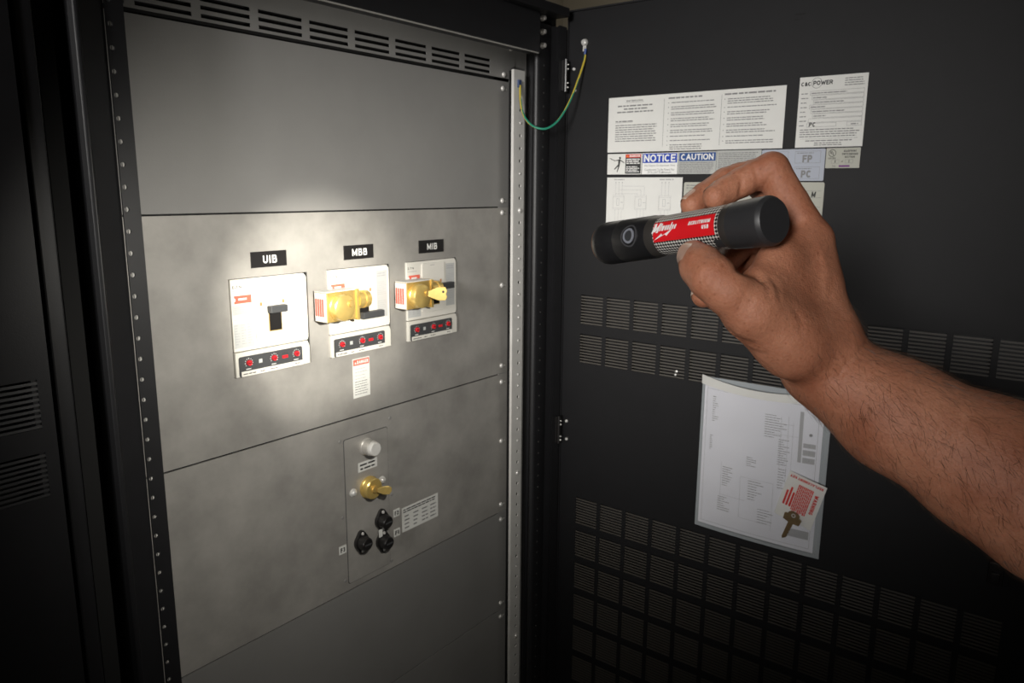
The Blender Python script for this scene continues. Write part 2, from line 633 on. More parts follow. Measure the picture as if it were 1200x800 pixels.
# left corner post
xl = lambda px, Y: onY(px, 400, Y)[0]
lp = [(xl(126, 0.872) - 0.004, 0.905), (xl(126, 0.872) - 0.004, 0.880), (xl(126, 0.872) - 0.001, 0.8735),
      (xl(128, 0.872) + 0.001, 0.872), (xl(130, 0.873) + 0.001, 0.8745), (xl(157, 0.888), 0.888), (xl(157, 0.888), 0.925),
      (xl(126, 0.872) - 0.004, 0.925)]
MB().prism_z(lp, 0.03, 1.93).build('corner_post', M['black'], cab, bevel=0.0012)
hx0, hx1 = xl(157, 0.888), xl(178.5, 0.885)
hxc = 0.4313
perf_strip(hx0, hx1, hxc, 0.885, 0.002, 1.7975, 0.0249, 66, 0.0030, 1.93, 0.03).build('mounting_rail', M['black'], cab)
MB().box(hx0 + 0.005, hx1 - 0.003, 0.8872, 0.889, 0.05, 1.90).build('rail_backing', M['rail'], cab)
# recessed face left of the post
MB().box(xl(80, 0.905), xl(128, 0.905), 0.905, 0.91, 0.03, 1.93).build('recess_panel', M['inside'], cab)

# header beam, lid
MB().box(0.36, onY(633, 40, YF)[0], YF, 0.90, 1.8475, 1.918).build('header_beam', M['black'], cab, bevel=0.001)
MB().box(0.358, onY(659, 13, 0.872)[0], 0.855, 1.44, 1.9185, 1.935).build('lid', M['black'], cab, bevel=0.001)
MB().box(0.40, onY(632, 60, YF)[0], YF + 0.001, 0.8755, 1.8455, 1.8474).build('header_lip', M['steel2'], cab)

# vent panel at the top
slots = []
for k in range(-3, 6):
    x0 = 0.6615 + 0.0849 * k
    for zz in (1.8355, 1.8254, 1.8152):
        slots.append((x0, x0 + 0.0722, zz - 0.0052, zz))
vp = plate(0.40, 1.232, 1.8062, 1.895, YP - 0.004, YP - 0.0025, slots).build('vent_panel', M['panel_dull'], cab)
MB().box(0.40, 1.19, YP + 0.012, YP + 0.014, 1.80, 1.86).build('vent_backing', M['inside'], cab)


def screw(x, y, z, parent, r=0.0050, m=None):
    b = MB().lathe_y([(0.0, r), (-0.0012, r), (-0.0026, r * 0.8), (-0.0032, r * 0.35)], 12)
    b.box(-r * 0.55, r * 0.55, -0.0036, -0.003, -r * 0.12, r * 0.12)
    return b.build('screw', m or M['steel'], parent, loc=(x, y, z), smooth=True)


screw(0.8857, YP - 0.004, 1.8646, vp)
screw(1.1990, YP - 0.004, 1.8125, vp)
screw(1.232 - 0.012, YP - 0.004, 1.8625, vp)

# cover panels
seams = [1.8022, 1.5638, 1.2260, 0.9220, 0.6930, 0.42]
PX1 = onY(596, 300, YP)[0]
GAPX = onY(585, 300, YP)[0]
mats_p = ['panel_dull', 'panel', 'panel', 'panel_dull', 'panel_dull']
# cut-outs for the three breakers, the fuse sub-plate is surface mounted
BRX = [0.6573, 0.8269, 0.9962]
BZ0, BZ1 = 1.3345, 1.4734
BW = 0.1275
ztop_l = seams[:-1]
screws = {0: [1.7878, 1.5764], 1: [1.5532, 1.4091, 1.243], 2: [1.2085, 1.0809, 0.9393], 3: [0.905, 0.7088], 4: [0.6761]}
for i in range(5):
    zt, zb = seams[i] - 0.0013, seams[i + 1] + 0.0013
    holes = []
    if i == 1:
        holes = [(x - BW / 2 - 0.0008, x + BW / 2 + 0.0045, BZ0 - 0.0006, BZ1 + 0.0008) for x in BRX]
    p = plate(0.40, PX1, zb, zt, YP, YP + 0.0025, holes).build('cover_panel', M[mats_p[i]], cab)
    for z in screws[i]:
        screw(1.2010, YP, z, p)
        sh = MB().lathe_y([(0, 0.0018), (-0.0004, 0.0018)], 8).build('rivet', M['steel'], p, loc=(1.2115, YP, z - 0.001))
for s in seams[1:]:
    MB().box(GAPX, PX1, YP + 0.0008, YP + 0.004, s - 0.012, s + 0.012).build('corner_bracket', M['panel_dull'], cab)
MB().box(0.40, PX1, YP + 0.008, YP + 0.010, 0.1, 1.80).build('panel_backing', M['inside'], cab)
MB().box(PX1 + 0.0004, 1.2750, YP - 0.001, YP + 0.003, 0.10, 1.87).build('side_strip', M['panel_dull'], cab)

# right mounting rail with its punched holes
YR = 0.925
rx0, rx1 = onY(600.8, 300, YR)[0], onY(613, 300, YR)[0]
RHX, RZ, RP = 1.2255, 1.7960, 0.02385
rail = perf_strip(rx0, rx1, RHX, YR, 0.002, RZ, RP, 64, 0.0037, 1.8215, 0.10)
rail.box(rx0, rx0 + 0.002, YR + 0.002, YR + 0.006, 0.10, 1.8215)
rail = rail.build('mounting_rail', M['rail'], cab)
MB().box(rx0 + 0.003, rx1 + 0.01, YR + 0.012, YR + 0.014, 0.10, 1.82).build('rail_backing', M['inside'], cab)
for k in range(64):
    if k in (3, 7, 10, 12, 13, 14, 15, 17, 18, 19, 20, 21, 24, 25, 27, 28, 30, 33, 42, 49):
        r_ = 0.0047 if k in (10, 33, 49) else 0.003
        screw(RHX, YR - (0 if r_ > 0.004 else -0.0015), RZ - k * RP, rail, r=r_)

MB().box(1.2985, 1.345, 0.884, 0.898, 0.03, 1.905).build('hinge_strip', M['black'], cab)
# hinge bodies between post and door
for zc in (1.815, 1.10):
    h = MB().box(1.2870, 1.2965, YF - 0.004, YF, zc - 0.028, zc + 0.028)
    h.tube([(1.2918, YF - 0.006, zc - 0.03), (1.2918, YF - 0.006, zc + 0.03)], 0.0036, 10)
    h = h.build('hinge', M['black_pl'], cab)
    for dz in (0.02, 0.012, -0.014, -0.022):
        screw(1.2918, YF - 0.0095, zc + dz, h, r=0.0014)

# ================================================================== NEIGHBOURING CABINET (left)
nb = thing('electrical_cabinet', 'closed black cabinet standing at the far left with louvered door', 'cabinet')
YN = 0.865
n_edge = xl(54, YN)
lz = [onY(41, 445, YN)[1], onY(48, 502, YN)[1], onY(51, 530, YN)[1], onY(59, 581, YN)[1]]
lx1 = onY(46, 470, YN)[0]
lholes = []
for k in range(4):
    for za, zb in ((lz[1], lz[0]), (lz[3], lz[2])):
        lholes.append((lx1 - 0.052 - 0.0607 * k, lx1 - 0.0607 * k, za, zb))
NL = -0.50
nd = plate(NL, n_edge, 0.08, 1.93, YN, YN + 0.002, lholes).build('door_leaf', M['black'], nb)


def louver_mesh(w, h, n, name='louver_panel', depth=0.004, m='louver'):
    mb = MB()
    p = h / n
    for i in range(n):
        z0 = -h / 2 + i * p
        # a slat pressed out of the sheet, its upper lip leaning inward
        za, zb = z0 + p * 0.10, z0 + p * 0.58
        vs = [(-w / 2, 0.0, za), (w / 2, 0.0, za), (w / 2, 0.0004, zb), (-w / 2, 0.0004, zb),
              (-w / 2, 0.0006, za), (w / 2, 0.0006, za), (w / 2, 0.0010, zb), (-w / 2, 0.0010, zb)]
        mb.add(vs, [(0, 1, 2, 3), (4, 7, 6, 5), (0, 4, 5, 1), (3, 2, 6, 7)])
    return mb


lp_first = None
for i, (a, b, c, d_) in enumerate(lholes):
    o = louver_mesh(b - a, d_ - c, 9).build('louver_panel', M['black'], nb)
    o.location = ((a + b) / 2, YN, (c + d_) / 2)
MB().box(xl(58, 0.872), xl(79, 0.872), 0.870, 0.90, 0.03, 1.93).build('corner_post', M['black'], nb, bevel=0.002)
MB().box(n_edge - 0.018, n_edge, YN + 0.002, YN + 0.022, 0.08, 1.93).build('door_flange', M['black'], nb)
MB().box(NL, 0.348, 0.9, 1.44, 0.0, 1.93).build('body', M['inside'], nb)

# ================================================================== THE OPEN DOOR
# door-local: x runs from the hinge towards the free edge, -y faces the cabinet opening, z up
DW = 0.872 - 0.004
DZ0, DZ1 = 0.10, 1.9335
door = thing('cabinet_door', 'black metal cabinet door standing open, covered in white instruction labels', 'door',
             (XD, 0.872, 0), -PI / 2)
dh = []
for k in range(13):
    x0 = round(0.872 - (0.8305 - 0.0607 * k), 5)
    for (zt, h) in [(1.3893, 0.0603), (1.3083, 0.0605)] + [(0.9515 - 0.0755 * r, 0.0600) for r in range(8)]:
        dh.append((x0, round(x0 + 0.0515, 5), round(zt - h, 5), round(zt, 5)))
plate(0.0, DW, DZ0, DZ1, 0.0, 0.0018, dh).build('door_leaf', M['door'], door)
first = None
for (a, b, c, d_) in dh:
    if first is None:
        first = louver_mesh(0.0515, 0.0602, 10).build('louver_panel', M['louver'], door)
        o = first
    else:
        o = dup(first, door)
    o.location = ((a + b) / 2, 0.0004, (c + d_) / 2)
# outer skin a little behind, edges folded back
MB().box(0.0, DW, 0.028, 0.030, DZ0, DZ1).build('outer_skin', M['black'], door)
fr = MB().box(-0.002, 0.0, -0.004, 0.030, DZ0, DZ1).box(DW, DW + 0.002, -0.004, 0.030, DZ0, DZ1)
fr.box(-0.002, DW + 0.002, -0.004, 0.030, DZ1, DZ1 + 0.003).box(-0.002, DW + 0.002, -0.004, 0.030, DZ0 - 0.003, DZ0)
fr.build('folded_edge', M['black'], door)
for (y_, z_, r_) in ((0.8594, 1.8287, 0.0032), (0.8563, 1.7887, 0.0030), (0.8591, 1.1157, 0.0034), (0.8581, 1.0759, 0.0034),
                     (0.6123, 1.2618, 0.0028), (0.6140, 1.2552, 0.0024)):
    screw(0.872 - y_, 0.0, z_, door, r=r_)
lt = MB().box(-0.010, 0.010, -0.012, 0, -0.018, 0.018).box(-0.006, 0.006, -0.018, -0.012, -0.012, 0.004)
lt.build('latch_block', M['black_pl'], door, bevel=0.001, loc=(0.872 - 0.067, 0, 1.030))
sm = MB()
for (dx, dz, w) in ((0, 0, 0.016), (-0.001, -0.008, 0.008), (0.011, -0.007, 0.002)):
    sm.box(dx, dx + w, -0.0004, 0.0005, dz, dz + 0.0022)
sy = onY(932, 18, 1.0)
r_ = ray(932, 18)
r_ = r_ * XD / r_[0]
sm.build('punched_mark', M['inside'], door, loc=(0.872 - r_[1], 0, r_[2] + CZ))

# ================================================================== CIRCUIT BREAKERS
H = BZ1 - BZ0


def breaker(i, label):
    t = thing('circuit_breaker', label, 'circuit breaker', (BRX[i], YP, (BZ0 + BZ1) / 2), 0,
              'three circuit breakers in the cover panel')
    U = lambda u: -BW / 2 + u * BW
    Z = lambda v: H / 2 - v * H
    # dark recess around it
    MB().box(-BW / 2 - 0.001, BW / 2 + 0.004, 0.003, 0.005, -H / 2 - 0.0005, H / 2 + 0.001).build('recess', M['inside'], t)
    up_ = [(U(0), Z(0)), (U(0), Z(.735)), (U(.985), Z(.735)), (U(1.0), Z(.70)), (U(1.0), Z(.04)), (U(.965), Z(0))]
    MB().prism(up_, -0.003, 0.004).build('case', M['white_pl'], t, bevel=0.0006)
    lo = [(U(.0), Z(.745)), (U(.0), Z(1.0)), (U(1.0), Z(1.0)), (U(1.0), Z(.80)), (U(.975), Z(.745))]
    low = MB().prism(lo, -0.0045, 0.004).build('trip_unit', M['cream'], t, bevel=0.0006)
    # raised escutcheon, toggle slot, toggle
    e = MB().prism(rrect(U(.28), U(.73), Z(.66), Z(.03), 0.004), -0.0055, -0.003).build('escutcheon', M['white_pl'], t, bevel=0.0005)
    MB().box(U(.445), U(.62), -0.0060, -0.0054, Z(.575), Z(.345)).build('slot_frame', M['brass_pl'], e)
    MB().box(U(.455), U(.61), -0.0066, -0.0055, Z(.565), Z(.36)).build('toggle_slot', M['black_pl'], e)
    if i == 0:
        MB().box(U(.43), U(.655), -0.016, -0.006, Z(.375), Z(.30)).build('toggle', M['dark_pl'], t, bevel=0.0012)
    elif i == 1:
        MB().box(U(.46), U(.82), -0.016, -0.006, Z(.60), Z(.52)).build('toggle', M['dark_pl'], t, bevel=0.0012)
    else:
        MB().box(U(.52), U(.86), -0.016, -0.006, Z(.38), Z(.30)).build('toggle', M['dark_pl'], t, bevel=0.0012)
    for u, v in ((.355, .275), (.65, .27)):
        MB().box(U(u) - .0018, U(u) + .0018, -0.0060, -0.0054, Z(v) - .0025, Z(v) + .0025).build('flag', M['copper'], t)
    # left label
    text(t, 'E', U(.020), Z(.078), 0.0056, M['ink'], 'LEFT', -0.0033, 0.012)
    text(t, 'T', U(.064), Z(.078), 0.0056, M['ink'], 'LEFT', -0.0033, 0.012)
    text(t, 'N', U(.100), Z(.078), 0.0056, M['ink'], 'LEFT', -0.0033, 0.012)
    MB().box(U(.052), U(.060), -0.0033, -0.003, Z(.088), Z(.080)).build('print', M['ink'], t)
    rg = rect(MB(), U(.035), U(.25), Z(.245), Z(.165), -0.0033).build('red_tag', M['pale_red'], t)
    mb = MB()
    rect(mb, U(.085), U(.19), Z(.212), Z(.192), -0.0035)
    mb.lathe_y([(-0.0035, 0.0028), (-0.0034, 0.0028)], 10, U(.03), Z(.205))
    mb.build('print', M['white_print'], rg)
    for u0, u1, v0, v1 in ((.01, .26, .70, .45), (.01, .26, .36, .26), (.78, .96, .62, .06)):
        rect(MB(), U(u0), U(u1), Z(v0), Z(v1), -0.0033).build('rating_label', M['grey_lab'], t)
    mb = MB()
    lines(mb, U(.02), U(.22), Z(.12), 1, .003, .0008, -0.0036)
    lines(mb, U(.03), U(.24), Z(.29), 4, .0026, .0007, -0.0036)
    lines(mb, U(.02), U(.25), Z(.39), 2, .0030, .0007, -0.0036, .6)
    for c in (.02, .10, .18):
        lines(mb, U(c), U(c + .06), Z(.47), 8, .0038, .0011, -0.0036, .5)
    lines(mb, U(.79), U(.95), Z(.10), 2, .004, .0018, -0.0036)
    lines(mb, U(.79), U(.95), Z(.20), 8, .0029, .0007, -0.0036)
    lines(mb, U(.79), U(.95), Z(.43), 5, .0032, .0007, -0.0036)
    lines(mb, U(.44), U(.53), Z(.06), 1, .003, .0009, -0.0058)
    mb.build('fine_print', M['pale_ink'], t)
    # trip unit face
    MB().prism(rrect(U(.035), U(.885), Z(1.0), Z(.79), 0.003), -0.0052, -0.0044).build('face_plate', M['dark_pl'], low)
    MB().box(U(.06), U(.885), -0.0056, -0.0050, Z(.998), Z(.945)).build('scale_strip', M['white_pl'], low)
    for u in (.16, .49, .80):
        dl = MB().lathe_y([(-0.005, 0.0042), (-0.0085, 0.0038)], 14, U(u), Z(.862))
        dl = dl.build('dial', M['red'], low)
        MB().box(U(u) - .003, U(u) + .003, -0.0089, -0.0084, Z(.862) - .0006, Z(.862) + .0006).build('dial_slot', M['black_pl'], dl)
        mb = MB()
        for a in range(9):
            w = -0.6 + a * (PI + 1.2) / 8
            cx, cz = U(u) + 0.0062 * math.cos(w), Z(.862) + 0.0062 * math.sin(w)
            rect(mb, cx - .0005, cx + .0005, cz - .0006, cz + .0006, -0.0055)
        rect(mb, U(u) - .005, U(u) + .003, Z(.930), Z(.922), -0.0055)
        mb.build('dial_marks', M['white_print'], dl)
    mb = MB().box(U(.31) - .0028, U(.31) + .0028, -0.0056, -0.005, Z(.865) - .0028, Z(.865) + .0028)
    mb.build('test_port', M['grey_lab'], low)
    MB().box(U(.60), U(.675), -0.0062, -0.005, Z(.885), Z(.855)).build('red_button', M['red'], low)
    mb = MB()
    lines(mb, U(.60), U(.68), Z(.838), 1, .003, .0010, -0.0056, 0)
    lines(mb, U(.08), U(.24), Z(.978), 1, .003, .0013, -0.0059, 0)
    lines(mb, U(.30), U(.36), Z(.978), 1, .003, .0011, -0.0059, 0)
    lines(mb, U(.43), U(.53), Z(.976), 1, .003, .0011, -0.0059, 0)
    lines(mb, U(.77), U(.84), Z(.974), 1, .003, .0011, -0.0059, 0)
    mb.build('fine_print', M['ink'], low)
    return t


breaker(0, 'white circuit breaker with uncovered black toggle under the UIB plate')
breaker(1, 'middle circuit breaker half hidden by a brass key lock under the MBB plate')
breaker(2, 'right circuit breaker behind brass lock with key in it, under the MIB plate')

# black nameplates
for s, a0, a1, z0, z1 in (('UIB', .6297, .6892, 1.4861, 1.5095), ('MBB', .7974, .8590, 1.4878, 1.5086),
                          ('MIB', .9655, 1.0284, 1.4872, 1.5108)):
    zc = 1.4982
    o, w, h = sticker('nameplate', 'small black nameplate with white letters ' + s, 'nameplate', 'P', a0, a1, zc - .0113,
                      zc + .0113, M['black_pl'], 'black nameplates above the breakers', th=0.0016)
    stext(o, s, 0.001, -0.0002, 0.0112, M['white_print'], t=.18, wid=.76, y=-0.0019, gap=.23)


# brass key interlocks
def interlock(dx, label, withkey):
    t = thing('key_interlock', label, 'lock', (0.734 + dx, YP, 1.4205), 0, 'brass key interlocks on the breakers')
    d = 0.033
    hh = 0.023
    MB().box(0.0, 0.061, -d, -0.0056, -hh, hh).build('lock_box', M['brass_pl'], t, bevel=0.001)
    st = MB().box(-0.0012, 0.0, -d + 0.001, -0.006, -hh + .001, hh - .001).build('side_label', M['paper'], t)
    mb = MB()
    for k in range(4):
        y0 = -d + 0.006 + k * 0.0052
        mb.box(-0.0015, -0.0011, y0, y0 + 0.0036, -hh + 0.009, hh - 0.010)
    mb.build('red_print', M['pale_red'], st)
    MB().box(-0.0015, 0.058, -d, -0.0062, hh, hh + .0012).build('top_label', M['paper'], t)
    MB().box(0.057, 0.0625, -d - 0.003, -0.008, -hh - 0.002, hh + 0.001).build('end_plate', M['brass'], t, bevel=0.0008)
    cy = MB().lathe_y([(-d, 0.0215), (-d - 0.003, 0.0218), (-d - 0.004, 0.0205), (-d - 0.013, 0.0200), (-d - 0.0145, 0.0180)],
                      28, 0.0245, -0.001)
    cy = cy.build('lock_barrel', M['brass'], t, smooth=True)
    MB().lathe_y([(-d - 0.0145, 0.0056), (-d - 0.017, 0.0050), (-d - 0.0172, 0.003)], 14, 0.035, 0.005).build(
        'key_plug', M['brass_pl'], cy, smooth=True)
    # second, sideways barrel
    cy2 = MB().tube([(0.0625, -0.024, 0.005), (0.070, -0.024, 0.005), (0.0705, -0.024, 0.005), (0.077, -0.024, 0.005),
                     (0.0775, -0.024, 0.005), (0.087, -0.024, 0.005)], [.0145, .0145, .0128, .0128, .0145, .0138], 18)
    cy2.build('side_barrel', M['brass'], t, smooth=True)
    if withkey:
        k = MB()
        k.prism([(0.0, -0.004), (0.018, -0.011), (0.030, -0.011), (0.033, -0.005), (0.031, 0.0), (0.033, 0.005), (0.030, 0.012),
                 (0.016, 0.012), (0.0, 0.005)], -0.0010, 0.0010)
        ko = k.build('key_bow', M['brass'], t, bevel=0.0005)
        ko.location = (0.034, -d - 0.016, 0.002)
        ko.rotation_euler = (0, 0, -0.75)
        MB().lathe_y([(-0.0016, 0.0022), (0.0016, 0.0022)], 10, 0.026, 0.004).build('key_hole', M['black_pl'], ko)
    return t


interlock(0.0, 'brass key lock without a key on the middle breaker', False)
interlock(0.1685, 'brass key lock with its key inserted on the right breaker', True)

# danger sticker under the middle breaker
o, w, h = sticker('danger_sticker', 'narrow white danger sticker with red header under the middle breaker', 'sticker', 'P',
                  .8078, .8440, 1.2575, 1.3238, M['paper'])
hd = rect(MB(), -w / 2 + .001, w / 2 - .001, h / 2 - .0115, h / 2 - .0015).build('header', M['pale_red'], o)
stext(hd, 'DANGER', 0.003, h / 2 - .0065, 0.0056, M['white_print'], t=.2, width=.024)
mb = MB().prism([(-.0145, h / 2 - .009), (-.0105, h / 2 - .009), (-.0125, h / 2 - .005)], -0.001, -0.0009)
mb.build('warning_triangle', M['white_print'], hd)
mb = lines(MB(), -w / 2 + .004, w / 2 - .004, h / 2 - .018, 4, .0056, .0009, ragged=.3)
mb.build('fine_print', M['pale_ink'], o)
mb = lines(MB(), -w / 2 + .003, w / 2 - .003, h / 2 - .040, 6, .0042, .0013, ragged=.2)
mb.build('fine_print', M['grey_ink'], o)

# ================================================================== FUSE AND LOCK SUB-PLATE
sp = MB().prism(rrect(-0.048, 0.048, -0.128, 0.128, 0.004), -0.0012, 0.0).build('control_plate', M['panel'],
                                                                            loc=(0.8315, YP, 1.0635), rotz=0)
tag(sp, 'flat grey sub-plate carrying button, key lock and fuse holders', 'plate')
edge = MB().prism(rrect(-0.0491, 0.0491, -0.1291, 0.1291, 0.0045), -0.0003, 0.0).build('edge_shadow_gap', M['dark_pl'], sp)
for x, z in ((-.056, .128), (-.056, -.005), (.056, .000), (.056, .142), (.052, -.126), (-.055, -.12)):
    MB().lathe_y([(0, .0030), (-.0008, .0030), (-.0012, .002)], 10, x, z).build('rivet', M['panel_dull'], sp)
YS = YP - 0.0012
# push button lamp
pb = thing('push_button', 'round silver push button at the top of the sub-plate', 'button', (0.8305, YS, 1.1690))
MB().lathe_y([(0, .0150), (-.003, .0150), (-.004, .0135), (-.016, .0135), (-.0165, .0128)], 24).build('collar', M['steel2'], pb, smooth=True)
MB().lathe_y([(-.0166, .0122), (-.023, .0120), (-.0245, .0108)], 24).build('cap', M['rail'], pb, smooth=True)
o, w, h = sticker('button_caption', 'tiny two-line white caption under the silver push button', 'sticker', 'P', .8115, .8535, 1.1275,
                  1.1440, M['paper'], off=0.0012)
lines(MB(), -w / 2 + .003, w / 2 - .003, .0018, 1, .005, .0030, ragged=0).build('fine_print', M['ink'], o)
lines(MB(), -w / 2 + .004, w / 2 - .004, -.0050, 1, .005, .0030, ragged=0).build('fine_print', M['ink'], o)
# single key lock
kl = thing('key_lock', 'brass key lock with key on the sub-plate between two bolts', 'lock', (0.8330, YS, 1.0955))
MB().lathe_y([(0, .0195), (-.004, .0195), (-.005, .0182), (-.014, .0182), (-.0155, .0165)], 28).build('lock_barrel', M['brass'], kl, smooth=True)
MB().lathe_y([(-.0155, .0070), (-.019, .0064), (-.0195, .005)], 16).build('key_plug', M['brass_pl'], kl, smooth=True)
k = MB().prism([(0, -.003), (.010, -.008), (.020, -.0085), (.024, -.003), (.024, .003), (.020, .0065), (.010, .0065), (0, .003)], -.001, .001)
ko = k.build('key_bow', M['brass'], kl, bevel=0.0004)
ko.location = (0.002, -.020, -.002)
ko.rotation_euler = (0, 0, -0.7)
for n_, (x, z) in enumerate(((0.7985, 1.0960), (0.8640, 1.0985))):
    b = MB().lathe_y([(0, .0072), (-.0015, .0072), (-.002, .0060), (-.0045, .0052), (-.006, .003)], 14)
    b = b.build('dome_bolt', M['steel'], loc=(x, YS, z), smooth=True)
    tag(b, ('bright dome bolt left of the sub-plate key lock', 'bright dome bolt right of the sub-plate key lock')[n_], 'bolt',
        'bolts beside the key lock')


# fuse holders
def fuse_holder(x, z, label):
    t = thing('fuse_holder', label, 'fuse holder', (x, YS, z), 0, 'black fuse holders on the sub-plate')
    pts = []
    for i in range(24):
        a = 2 * PI * i / 24
        rr = 0.0150 if abs(math.sin(a)) < .75 else 0.0150 + (abs(math.sin(a)) - .75) * 0.022
        pts.append((rr * math.cos(a) * (1 if abs(math.sin(a)) < .8 else .85), rr * math.sin(a) * 1.04))
    MB().prism(pts, -.006, 0).build('flange', M['black_pl'], t, bevel=0.0008)
    MB().lathe_y([(-.006, .0125), (-.018, .0115), (-.020, .0100)], 20).build('cap', M['black_pl'], t, smooth=True)
    MB().box(-.007, .007, -.0212, -.0199, -.0012, .0012).build('cap_slot', M['dark_pl'], t)
    for s in (-1, 1):
        b = MB().lathe_y([(-.006, .0030), (-.0078, .0024)], 10, 0, s * .0160)
        b.build('screw', M['steel'], t)


fuse_holder(0.8110, 1.0030, 'black fuse holder beside the F3 tag, lower left of the sub-plate')
fuse_holder(0.8590, 1.0260, 'upper of the two stacked black fuse holders, beside the F2 tag')
fuse_holder(0.8600, 0.9865, 'lower of the two stacked black fuse holders, beside the F1 tag')
mb = MB().box(-.004, .004, -.0085, -.0075, -.007, .007).build('paper_tag', M['paper'], loc=(0.8515, YP, 1.005), rotz=0)
tag(mb, 'tiny white paper tag stuck between the two stacked fuse holders', 'tag')
for s, px_, py_ in (('F3', 401.5, 644), ('F2', 464.5, 600.5), ('F1', 465, 623.5)):
    x, z = onY(px_, py_, YP)
    o, w, h = sticker('fuse_tag', 'tiny white tag printed ' + s + ' beside a fuse holder', 'tag', 'P', x - .0075, x + .0075, z - .0072,
                      z + .0072, M['paper'], 'fuse tags')
    stext(o, s, 0, 0, .0080, M['ink'], t=.22, width=.0095)
# fuse table
o, w, h = sticker('fuse_table', 'white fuse table sticker with rows of print right of the sub-plate', 'sticker', 'P', .9110, 1.0062, .9815,
                  1.0283, M['paper'])
lines(MB(), -w / 2 + .003, w / 2 - .003, h / 2 - .0055, 2, .0042, .0022, ragged=.1).build('heading', M['ink'], o)
mb = MB()
for c in range(4):
    lines(mb, -w / 2 + .006 + c * .0225, -w / 2 + .022 + c * .0225, h / 2 - .0185, 4, .0075, .0026, ragged=.5 if c < 2 else 0)
mb.build('table_print', M['grey_ink'], o)

# ================================================================== LABELS ON THE DOOR (local x runs left to right in view)
o, w, h = sticker('instruction_sheet', 'wide white instruction sheet with three columns of small print', 'sign', 'D', .7787, .4435, 1.6690,
                  1.7692, M['paper'])
text(o, 'User Instructions', -w / 2 + .055, h / 2 - .007, .0048, M['ink'], bold=.01)
mb = MB()
rect(mb, -w / 2 + .036, -w / 2 + .074, h / 2 - .0103, h / 2 - .0098)
lines(mb, -w / 2 + .020, -w / 2 + .092, h / 2 - .0175, 1, .005, .0024, ragged=0)
lines(mb, -w / 2 + .033, -w / 2 + .082, h / 2 - .0230, 1, .005, .0024, ragged=0)
lines(mb, -w / 2 + .019, -w / 2 + .094, h / 2 - .0285, 1, .005, .0024, ragged=0)
mb.build('heading', M['grey_ink'], o)
mb = MB()
lines(mb, -w / 2 + .016, -w / 2 + .053, h / 2 - .045, 1, .005, .0022, ragged=0)
rect(mb, -w / 2 + .016, -w / 2 + .053, h / 2 - .0463, h / 2 - .0458)
lines(mb, -w / 2 + .016, -w / 2 + .103, h / 2 - .052, 8, .0041, .0017, ragged=.12)
rect(mb, -w / 2 + .1155, -w / 2 + .1161, -h / 2 + .008, h / 2 - .008)
rect(mb, -w / 2 + .2245, -w / 2 + .2251, -h / 2 + .008, h / 2 - .008)
for cx, n in ((.127, 9), (.233, 9)):
    lines(mb, -w / 2 + cx - .003, -w / 2 + cx + (.062 if cx < .2 else .085), h / 2 - .009, 1, .005, .0026, ragged=0)
    z = h / 2 - .0165
    for i in range(n):
        k = (3 if (cx > .2 and i == 0) or (cx < .2 and i == 8) else 2 if random.random() < .55 else 1)
        rect(mb, -w / 2 + cx - .003, -w / 2 + cx - .0015, z, z + .0014)
        lines(mb, -w / 2 + cx + .003, -w / 2 + cx + .090, z, k, .0036, .0015, ragged=.3)
        z -= .0036 * k + (.0030 if k > 1 else .0040)
        if z < -h / 2 + .008:
            break
mb.build('fine_print', M['grey_ink'], o)

o, w, h = sticker('rating_plate', 'white maker rating plate headed C&C POWER, upper right of the labels', 'sign', 'D', .4227, .3188, 1.6690,
                  1.7790, M['paper'])
stext(o, 'C&C', -w / 2 + .0105, h / 2 - .0108, .0062, M['ink'], t=.22, wid=.78, gap=.08, width=.0155)
stext(o, 'POWER', -w / 2 + .0365, h / 2 - .0100, .0068, M['ink'], t=.22, wid=.85, gap=.08, width=.0300)
ringm = MB()
for i in range(20):
    a0, a1 = 0.5 + i * 5.4 / 20, 0.5 + (i + 1) * 5.4 / 20
    ringm.add([(-w / 2 + .027 + r_ * math.cos(a), -0.00085, h / 2 - .0100 + r_ * math.sin(a)) for a, r_ in
               ((a0, .0075), (a1, .0075), (a1, .0082), (a0, .0082))], [(0, 1, 2, 3)])
ringm.build('emblem_ring', M['grey_ink'], o)
mb = lines(MB(), w / 2 - .034, w / 2 - .004, h / 2 - .0065, 4, .0034, .0013, ragged=.2)
for i in range(8):
    z = h / 2 - .0275 - i * .0071
    lines(mb, -w / 2 + .004, -w / 2 + .016, z + .0010, 1, .005, .0014, ragged=.4)
    if i < 7:
        outline(mb, -w / 2 + .018 + .003 * (i % 3), w / 2 - .004, z - .001, z + .0052, .0004)
        if i not in (6,):
            lines(mb, -w / 2 + .020 + .003 * (i % 3), -w / 2 + .030 + (.045 if i in (0, 2, 4) else .016), z + .001, 1, .005, .0016, ragged=.1)
    else:
        outline(mb, -w / 2 + .016, -w / 2 + .062, z - .001, z + .0052, .0004)
        outline(mb, w / 2 - .026, w / 2 - .004, z - .001, z + .0052, .0004)
        lines(mb, w / 2 - .020, w / 2 - .009, z + .001, 1, .005, .0016, ragged=0)
lines(mb, -w / 2 + .006, w / 2 - .006, -h / 2 + .0270, 4, .0036, .0015, ragged=.15)
rect(mb, -w / 2 + .008, w / 2 - .008, -h / 2 + .0132, -h / 2 + .0136)
lines(mb, -w / 2 + .016, w / 2 - .016, -h / 2 + .0095, 1, .0032, .0016, ragged=0)
lines(mb, -w / 2 + .030, w / 2 - .030, -h / 2 + .0058, 2, .0030, .0014, ragged=.1)
mb.build('fine_print', M['grey_ink'], o)
stext(o, 'PC', -w / 2 + .0250, h / 2 - .0275 - 7 * .0071 + .0030, .0068, M['ink'], t=.2, width=.0105, shear=.08)

